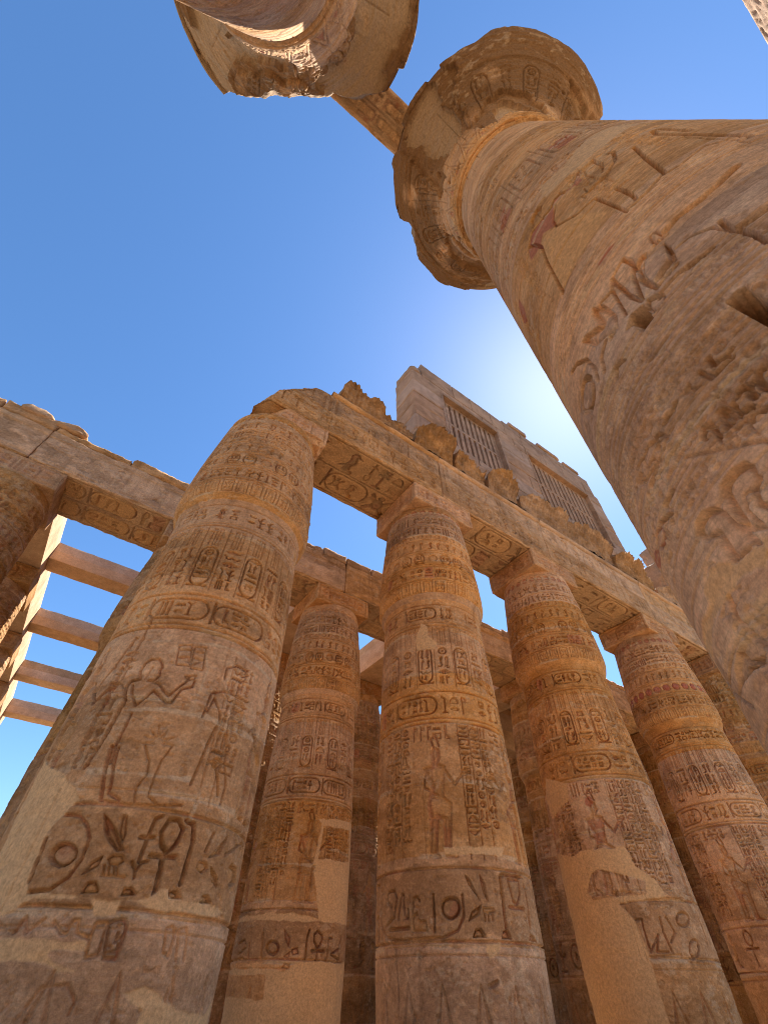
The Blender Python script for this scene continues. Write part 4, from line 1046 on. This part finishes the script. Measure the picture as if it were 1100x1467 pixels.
cornice("cornice_piece", [11.65, 12.6, 14.0, 15.4, 16.6, 17.6, 18.2], [.85, 1.05, 1.12, 1.15, 1.12, 1.05, .9], "long fluted cornice stretch below the right window grille", 209)
cornice("cornice_piece", [18.3, 18.8, 20.2, 21.6], [.8, 1.15, 1.05, .6], "fluted cornice fragment below the right end of the grille wall", 211)
cornice("cornice_piece", [21.8, 23, 25, 27, 30], [.5, .9, .7, 1.0, .7], "far ragged cornice stretch beside the great column", 213)
cornice("cornice_piece", [30.1, 32, 35], [.7, 1.0, .7], "farthest cornice stretch behind the great column", 215) if False else None

# ------------------------------------------------------------------ clerestory wall with its stone grilles
cl = thing("clerestory_wall", (14.1, 8.0, 13.95), "tall clerestory wall with two slotted stone window grilles standing on the front beam", "wall")
parts = []
def cb(x0, x1, z0, z1, y0=-.75, y1=.65, chip=.06, seed=0, pitch=.07, planes=()):
    rough_box("w", (x0-14.1, y0, z0-13.95), (x1-14.1, y1, z1-13.95), pitch, None, None, chip=chip, seed=seed, amp=.02, planes=planes, add=parts)
rs = random.Random(4)
def courses(x0, x1, z0, z1, seed, planes=()):
    z = z0; k = 0
    while z < z1-.2:
        h = min(rs.uniform(.95, 1.35), z1-z)
        if z1-(z+h) < .4: h = z1-z
        x = x0
        while x < x1-.1:
            L = min(rs.uniform(1.3, 2.4), x1-x)
            if x1-(x+L) < .5: L = x1-x
            cb(x, x+L-.012, z, z+h-.012, y0=-.75+rs.uniform(-.012, .012), seed=seed+k, chip=.055, planes=planes); k += 1; x += L
        z += h
courses(6.6, 8.55, 13.96, 21.9, 300)
courses(12.6, 14.95, 13.96, 21.9, 330)
courses(20.45, 21.75, 13.96, 21.9, 360)
courses(8.55, 12.6, 13.96, 16.8, 380); courses(14.95, 20.45, 13.96, 16.8, 400)
courses(8.55, 12.6, 21.45, 21.9, 430); courses(14.95, 20.45, 21.45, 21.9, 440)
courses(7.3, 13.5, 21.9, 23.3, 460); courses(13.5, 21.5, 21.9, 23.5, 480)
cb(6.62, 7.29, 21.9, 22.6, seed=499, chip=.25)
cb(7.5, 13.3, 23.3, 23.75, y0=-.35, y1=.9, chip=.15, seed=505); cb(13.9, 18.0, 23.5, 23.9, y0=-.45, y1=.9, chip=.2, seed=506)
joined("wall", parts, cl, M_WALL)
def grille(x0, x1, z0, z1, nslot, seed):
    P = []; W = x1-x0; H = z1-z0; y0, y1 = -.52, .10
    def b(a, c, e, f, s, yy=y0): rough_box("g", (x0+a-14.1, yy, z0+e-13.95), (x0+c-14.1, y1, z0+f-13.95), .09, None, None, chip=.02, seed=seed+s, amp=.008, add=P)
    m = .16
    b(0, W, 0, m, 1); b(0, W, H-m, H, 2); b(0, W, H*.49, H*.49+.2, 3)
    step = (W-m*1)/(nslot); sw = .15
    for e, f, q in ((m, H*.49, 10), (H*.49+.2, H-m, 50)):
        x = 0
        b(0, m, e, f, q)
        for i in range(nslot):
            a = m+(W-2*m)*i/nslot; c = m+(W-2*m)*(i+1)/nslot
            if i == nslot-1: c = W-m
            b(a+sw, c, e, f, q+i+1)
        b(W-m, W, e, f, q+40)
    # raised frame round the grille
    b(-.02, W+.02, H-.02, H+.22, 90, -.79); b(-.16, 0.0, 0, H+.2, 91, -.77); b(W, W+.16, 0, H+.2, 92, -.77)
    return joined("window_grille", P, cl, M_WALL)
grille(8.62, 12.53, 16.82, 21.2, 10, 520); grille(15.02, 20.38, 16.82, 21.2, 12, 640)
cl2 = thing("clerestory_wall", (30, 8.0, 13.95), "ruined far clerestory wall showing as a pale stub beside the great column", "wall")
parts = []
rough_box("w", (-4.4, -.75, 0), (6, .65, 5.2), .12, None, None, chip=.4, seed=701, amp=.05, planes=[((-.6, 0, .8), 6.2)], add=parts)
rough_box("w", (-2.4, -.7, 5.21), (6, .6, 7.3), .12, None, None, chip=.4, seed=702, amp=.05, add=parts)
joined("wall", parts, cl2, M_WALL)
for i, (x, z, sx, sz) in enumerate([(14.9, 23.52, 1.5, .26), (17.7, 23.52, 2.0, .22), (19.9, 23.52, 1.5, .14)]):
    o = rough_box("roof_stone", (x-sx/2, 7.2, z), (x+sx/2, 8.2, z+sz+.12), .05, M_WALL, None, chip=.05, amp=.02, seed=720+i)
    tag(o, ["chunky stone on top of the grille wall above its middle pier", "flat stone on top of the grille wall above the right grille", "thin slab lying at the right end of the grille wall top"][i], 'stone', 'loose stones lying on the beams and walls')

# ------------------------------------------------------------------ second row beam
BG2 = "architrave blocks of the second row"
sp2 = [(-10.9, -4.75), (-4.75, 1.45), (1.45, 7.25), (7.25, 12.75), (12.75, 19.85), (19.85, 25.6), (25.6, 31.3)]
l2 = ["second row beam block cut by the left edge of the photo", "second row beam block with red discs painted on its underside, left of the broad column",
 "second row beam block right of the broad plastered column, above the slimmer one", "second row beam block showing on both sides of the central column",
 "second row beam block between the central column and the tall orange repair column", "second row beam block between the tall orange repair column and the red disc column", "second row beam block right of the red disc column"]
for i, (a, b) in enumerate(sp2):
    t = thing("architrave_block", ((a+b)/2, 14.5, 11.6), l2[i], "beam", BG2); w = (b-a)/2-.008
    rough_box("beam", (-w, -1.14, .004), (w, 1.14, 1.58), (.025, .028, .025) if i in (1, 2) else .04, M_ARCH, t, chip=.09, seed=150+i,
              carve={'-y': (lambda C: (text_row(C, .3, C.s1-.3, .25, 1.1, .008), ring(C, .16), ring(C, 1.25, .03, .02))), '-z': (lambda C, i=i: beam_under(C, .9 if i < 2 else .15, .045))})
    # thin course of roof slabs with a ragged top
    P = []; x = -w; k = 0
    while x < w-.1:
        L = min(rs.uniform(1.2, 2.6), w-x)
        if w-(x+L) < .6: L = w-x
        rough_box("s", (x, -1.10+rs.uniform(-.02, .03), 1.585), (x+L-.02, 1.1, 1.95+rs.uniform(-.06, .12)), .07, None, None, chip=.12, seed=170+i*9+k, amp=.04, add=P); x += L; k += 1
    joined("top_course", P, t, M_ARCH)
for i, (x, s, lab) in enumerate([(-5.55, (1.1, .9, .55), "rounded boulder at the far left on top of the second beam"), (-4.45, (1.2, .8, .4), "flat stone right of the rounded boulder on the second beam")]):
    stone_lump("loose_stone", (x, 13.75, 13.45), s, 730+i, M_ARCH, lab)

# ------------------------------------------------------------------ modern concrete: long beams away from the nave and the cross beams between them
CG = "long concrete beams running away from the nave"
for k, lab in ((0, "sunlit concrete beam at the left edge, running away from the nave"), (1, "long concrete beam behind the broad plastered column"), (2, "long beam behind the slimmer plastered column"),
               (3, "pinkish long concrete beam seen under the second row beam, left of the central column"), (4, "long concrete beam behind the tall orange repair column"), (5, "long concrete beam in the gap left of the red disc column")):
    o = rough_box("concrete_beam", (KX[k]-1.15, 15.68, 11.61), (KX[k]+1.15, 40.0, 13.1), (.15, .15, .1), M_CONC, None, chip=.02, amp=.006, seed=750+k)
    tag(o, lab, "beam", CG)
XG = "concrete cross beams under the open sky"
on = ["nearest", "second", "third", "farthest"]
for bay, (a, b) in enumerate([(KX[0]+1.155, KX[1]-1.155), (KX[3]+1.155, KX[4]-1.155)]):
    for j, y in enumerate((19.3, 25.1, 31.3, 37.4)):
        if bay == 1 and j > 1: continue
        o = rough_box("cross_beam", (a, y, 12.2), (b, y+1.0, 13.08), (.12, .1, .08), M_CONC, None, chip=.03, amp=.012, seed=770+bay*8+j)
        tag(o, ("%s concrete cross beam at the left, against blue sky" % on[j]) if bay == 0 else "%s cross beam over the dim bay left of the tall orange repair" % on[j], "beam", XG)
o = rough_box("concrete_block", (KX[4]+1.16, 19.4, 10.4), (KX[5]-1.16, 20.3, 13.0), .15, M_CONC, None, chip=.02, amp=.006, seed=790)
tag(o, "pale concrete infill block above the dim gap left of the tall orange repair", "block")
for i, (a, b) in enumerate([(KX[4]+.0, KX[5]-.01), (KX[5], KX[6]), (KX[6]+.01, KX[7])]):
    o = rough_box("roof_slab", (a, 15.7, 13.11), (b, 40, 13.45), .3, M_CONC, None, chip=.03, seed=800+i)
    tag(o, ["roof slab over the bay right of the tall orange repair column", "roof slab over the bay behind the red disc column", "farthest roof slab behind the great column"][i], "roof slab", "roof slabs over the shaded aisle")
o = rough_box("enclosure_wall", (4, 46, GROUND-.2), (60, 47.5, 9.0), .5, M_WALL, None, chip=.1, seed=820)
tag(o, "long low stone wall closing the hall far behind the columns", "wall")

# ================================================================== the great open-flower columns of the nave
def great_profile(z, R):
    return np.interp(z, [-1.6, -.8, 1, 5, 10, 13.6, 14.0], [1.53, 1.60, 1.625, 1.60, 1.555, 1.51, 1.50])*R/1.6
def carve_great(C, key, seed, d=1.0):
    s0, s1 = C.s0, C.s1; W = s1-s0; r = C.rnd
    near = key == 'g1'
    def free(x):   # keep the traced side clear
        a = math.degrees(x/C.R)
        return not (near and -60 < a < 34)
    for z in (4.36, 4.42, 4.5, 4.58, 4.66, 4.74): ring(C, z, .02, .010)
    for z in (2.86, 2.93, 3.0, 3.07, 3.2, 3.27, 3.34, 7.28, 7.34, 7.84, 7.9, 8.0, 8.06, 9.9, 9.96, 10.06, 11.3, 11.36): ring(C, z, .022, .012)
    for z in (12.0, 12.08, 12.35, 12.43, 12.7, 12.78, 13.05, 13.13, 13.4, 13.48): ring(C, z, .03, .014)
    z = -1.2
    while z < 13.5:
        if not (3.4 < z < 4.35 or 4.8 < z < 7.25): ring(C, z, .012, r.uniform(.004, .010))
        z += r.uniform(.05, .22)
    text_row(C, s0, s1, 3.09, 3.18, .010); text_row(C, s0, s1, 3.29, 3.33, .008)
    text_row(C, s0, s1, 2.74, 2.84, .010)
    text_row(C, s0, s1, 7.42, 7.76, .03)
    n = int(W/.62)
    for i in range(n):
        x = s0+i*W/n
        cartouche(C, x+.08, 8.2, .42, 1.25, .022)
        if i % 2: C.paint('R', [(x+.15, 8.3), (x+.42, 8.3), (x+.42, 8.8), (x+.15, 8.8)], .08, .6)
        C.line([(x, 8.1), (x, 9.85)], .02, .012)
    text_row(C, s0, s1, 10.2, 10.6, .02); text_row(C, s0, s1, 10.75, 11.15, .018)
    n = int(W/.5)
    for i in range(n):
        x = s0+(i+.5)*W/n; C.line([(x-.2, 11.45), (x, 11.95), (x+.2, 11.45)], .03, .014); C.line([(x, 13.5), (x, 14.0)], .03, .012)
    x = s0; k = 0
    while x < s1-1.3:
        if free(x+.6):
            figure(C, x+.7, 4.9, 2.2, .04, bool(k % 2), True); text_col(C, x+1.3, x+1.6, 5.0, 7.1, .03)
            sign(C, r.choice(['ankh', 'bee', 'disc', 'sedge', 'bird', 'was']), x, 3.45, .7, .8, .05)
            sign(C, r.choice(['ankh', 'reed', 'cobra', 'man']), x+.85, 3.45, .5, .8, .05)
            figure(C, x+.7, -.6, 2.9, .05, bool(k % 2), False)
        else:
            text_col(C, x+.3, x+.52, 5.2, 6.9, .012); text_col(C, x+.9, x+1.1, 5.6, 7.1, .012)
            text_col(C, x+.5, x+.8, .2, 1.8, .014); text_col(C, x+1.3, x+1.55, -.4, 1.2, .014)
        x += 1.7; k += 1
    # worn small writing between the big signs, low on the near side
    for z, h in ((2.5, .2), (2.2, .18), (2.62, .1), (1.93, .13)): text_row(C, s0, s1, z, z+h, .016)
    for z in (2.42, 2.46, 2.14, 2.08, 1.9, .3, -.2): ring(C, z, .016, .008)
    x = s0
    while x < s1-.4:
        a = math.degrees(x/C.R)
        if free(x) or not near: text_col(C, x, x+.22, -.9, 2.0, .018); C.line([(x-.04, -1.0), (x-.04, 1.9)], .016, .010)
        x += .9
    apply_traces(C, key or '-', C.R, C.th0)
    if near:
        # visitors' scratched letters and a date
        def L(pts, w=.012): C.line([(sx+a*.09, sz+b*.12) for a, b in pts], w, .010)
        base = math.radians(((147.5-C.th0+180) % 360)-180)*C.R
        G = {'D': [(0, 0), (0, 1), (.5, .85), (.6, .5), (.5, .15), (0, 0)], 'O': [(.3, 0), (0, .3), (0, .7), (.3, 1), (.6, .7), (.6, .3), (.3, 0)],
             'R': [(0, 0), (0, 1), (.5, .9), (.5, .6), (0, .5), (.55, 0)], 'N': [(0, 0), (0, 1), (.55, 0), (.55, 1)], '1': [(.3, 0), (.3, 1), (.1, .8)],
             '8': [(.3, 0), (.05, .25), (.5, .75), (.3, 1), (.05, .75), (.5, .25), (.3, 0)], '2': [(0, .8), (.3, 1), (.5, .75), (0, 0), (.6, 0)], '9': [(.5, .6), (.1, .6), (.1, 1), (.5, 1), (.5, 0)]}
        for q, ch in enumerate("NDOR"): sx, sz = base+(q)*.10, 2.98; L(G[ch])
        for q, ch in enumerate("1829"): sx, sz = base+.05+(q)*.10, 2.82; L(G[ch])
    # heavier damage: broken-out chunks and long cracks
    for _ in range(8):
        a = r.uniform(s0, s1); z = r.uniform(-.5, 12)
        pts = []; m = 9; sx, sz = r.uniform(.08, .35), r.uniform(.03, .12)
        for q in range(m):
            t = 2*math.pi*q/m; k = r.uniform(.6, 1.2); pts.append((a+sx*k*math.cos(t), z+sz*k*math.sin(t)))
        C.fill(pts, r.uniform(.02, .04), pit=True)

def bell(name, parent, mat, seed, thc, pitch, rmax, dense=110):
    pr = np.array([(1.50, 14.0), (1.60, 14.06), (1.66, 14.2), (1.66, 14.5), (1.70, 14.9), (1.80, 15.4), (1.98, 15.9), (2.28, 16.4), (2.68, 16.85), (3.05, 17.2), (3.28, 17.42), (3.36, 17.56), (3.37, 17.7), (3.34, 17.86), (3.2, 17.93), (1.0, 17.95)])
    seg = np.r_[0, np.cumsum(np.hypot(*np.diff(pr, axis=0).T))]
    Lk = seg[-2]; C = Carve(-math.pi*2.3, math.pi*2.3, 0, Lk, pitch, seed)
    W = C.s1-C.s0; r = C.rnd
    ring(C, .12, .04, .03); ring(C, .3, .03, .02)
    n = 22
    for i in range(n):
        x = C.s0+(i+.5)*W/n
        C.line([(x-.32, .35), (x, 1.5), (x+.32, .35)], .03, .02); C.line([(x-.18, .35), (x, 1.1), (x+.18, .35)], .03, .018)
        C.line([(x, 1.5), (x, 2.3)], .02, .014)
        if i % 2: cartouche(C, x-.22, 1.9, .42, 1.2, .03)
        else: text_col(C, x-.16, x+.16, 1.9, 3.1, .025)
        C.paint('R', [(x-.1, .5), (x+.1, .5), (x, 1.0)], .05, .55)
    for z in (1.6, 3.3, 3.36): ring(C, z, .03, .02)
    # large spalled beds where the outer skin of the flower has split off
    ny, nx = C.ny, C.nx
    sp = fbm(ny, nx, 1.5/pitch, 1.9/pitch, C.rng, 5, .5)+.22*sstep(1.2, 3.2, C.z0+np.arange(ny)*pitch)[:, None]
    s1_ = sstep(.20, .215, sp); s2_ = sstep(.38, .395, sp)
    C.extra -= (.13*s1_+.14*s2_).astype(np.float32)
    C.cut *= (1-s1_)
    C.m['D'] = np.maximum(C.m['D'], .8*s1_*(1-s2_)); C.m['B'] = np.maximum(C.m['B'], .45*s2_)
    for q in range(6):
        x = C.s0+W*(q+r.uniform(.2, .8))/6
        C.extra[int(1.2/pitch):int(3.4/pitch), max(0, int((x-C.s0)/pitch)):int((x-C.s0)/pitch)+max(1, int(.02/pitch))] -= .03
    C.m['R'] *= (1-s1_)
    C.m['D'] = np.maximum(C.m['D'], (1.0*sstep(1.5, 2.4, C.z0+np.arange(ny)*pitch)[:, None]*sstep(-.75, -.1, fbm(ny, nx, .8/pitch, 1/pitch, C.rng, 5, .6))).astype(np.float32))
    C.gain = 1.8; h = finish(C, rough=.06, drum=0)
    nx -= 1; ang = -180+360*np.arange(nx)/nx
    idx = np.array([i for i in range(nx) if abs(ang[i]) <= dense or i % 4 == 0])
    t = np.append(np.arange(C.ny)*C.p, [Lk, seg[-1]]); hh = np.vstack([h, h[-1:], h[-1:]*0])
    rr = np.interp(t, seg, pr[:, 0]); zz = np.interp(t, seg, pr[:, 1])
    dr = np.gradient(rr, t+np.arange(len(t))*1e-6); dz = np.gradient(zz, t+np.arange(len(t))*1e-6); ln = np.hypot(dr, dz)+1e-9
    nr, nz = dz/ln, -dr/ln
    rad = rr[:, None]+hh[:, idx]*nr[:, None]; Z = zz[:, None]+hh[:, idx]*nz[:, None]
    deg = (ang[idx]+thc) % 360
    pn = np.stack([np.cos(np.radians(deg))*3, np.sin(np.radians(deg))*3, 0*deg], 1)
    lim = np.interp(deg, [a for a, _ in rmax], [b for _, b in rmax], period=360)+.05*f3(pn, .5, seed, 4)
    limz = lim[None, :]+.10*f3(np.stack([np.repeat(pn[:, 0][None], len(t), 0).ravel(), np.repeat(pn[:, 1][None], len(t), 0).ravel(), Z.ravel()], 1), .35, seed+3, 3).reshape(Z.shape)*(lim < 3.2)[None, :]
    broken = rad > limz
    rad = np.minimum(rad, limz)
    th = np.radians(deg)
    V = np.stack([rad*np.cos(th)[None], rad*np.sin(th)[None], Z], -1).reshape(-1, 3)
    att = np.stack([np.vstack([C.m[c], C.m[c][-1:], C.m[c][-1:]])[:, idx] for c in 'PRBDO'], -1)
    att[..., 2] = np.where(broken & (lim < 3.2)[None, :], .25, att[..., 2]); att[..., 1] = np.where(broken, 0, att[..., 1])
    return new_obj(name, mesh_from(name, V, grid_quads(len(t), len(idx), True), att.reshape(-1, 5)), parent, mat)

GG = "great open-flower columns of the nave"
def great_column(cx, cy, key, seed, p1, p2, label, rmax):
    t = thing("great_column", (cx, cy, 0), label, "column", GG)
    thc = math.degrees(math.atan2(-cy, -cx))
    column_mesh(1.6, p1, seed, key, thc, carve_great, great_profile, -1.62, 14.0, [], ["shaft"], t, M_GREAT, back=4, rough=.005, drum=1.06, drum0=.2, dense=80)
    bell("capital", t, M_GREAT, seed+5, thc, p2, rmax)
    rough_box("abacus", (-1.35, -1.35, 17.96), (1.35, 1.35, 18.7), .08, M_GREAT, t, chip=.12, seed=seed)
    return t
great_column(3.71, -.62, 'g1', 901, .0085, .018, "huge near column filling the right side, king with red sash carved on its shaft",
             [(0, 3.6), (95, 3.6), (100, 3.24), (108, 3.05), (112, 3.0), (119, 2.86), (124, 2.9), (127, 3.15), (135, 3.22), (150, 3.26), (160, 3.6), (180, 3.4), (200, 3.3), (215, 3.28), (240, 3.6)])
great_column(-3.6, -.73, None, 931, .022, .024, "overhead great column at the top left, its flower capital broken away on the lower side",
             [(0, 3.5), (10, 3.15), (24, 2.66), (32, 2.45), (52, 2.27), (72, 2.36), (86, 2.7), (88, 2.78), (96, 2.95), (99, 3.02), (101, 3.3), (112, 3.32), (130, 3.6), (330, 3.3)])
o = thing("great_architrave", (.05, .12, 18.7), "narrow beam with red painted signs joining the two great capitals overhead", "beam")
rough_box("beam", (-4.9, -.61, .012), (4.9, .61, 1.9), .05, M_GREAT, o, chip=.08, seed=950,
          carve={'-z': lambda C: beam_under(C, .5, .05), '+y': lambda C: text_row(C, .3, C.s1-.3, .3, 1.5, .03)})
# the beam on the far side of the nave with the two columns that carry it
o = thing("great_architrave", (13, -9.0, 18.6), "carved beam end cutting the top right corner of the photo", "beam")
rough_box("beam", (-8.0, .0-.9, .012), (9.0, .8, 1.8), .07, M_GREAT, o, chip=.1, amp=.004, seed=951,
          carve={'+y': lambda C: (text_row(C, .3, C.s1-.3, .2, .8, .006), text_row(C, .3, C.s1-.3, .95, 1.65, .006)), '-z': lambda C: beam_under(C, .3, .05)})
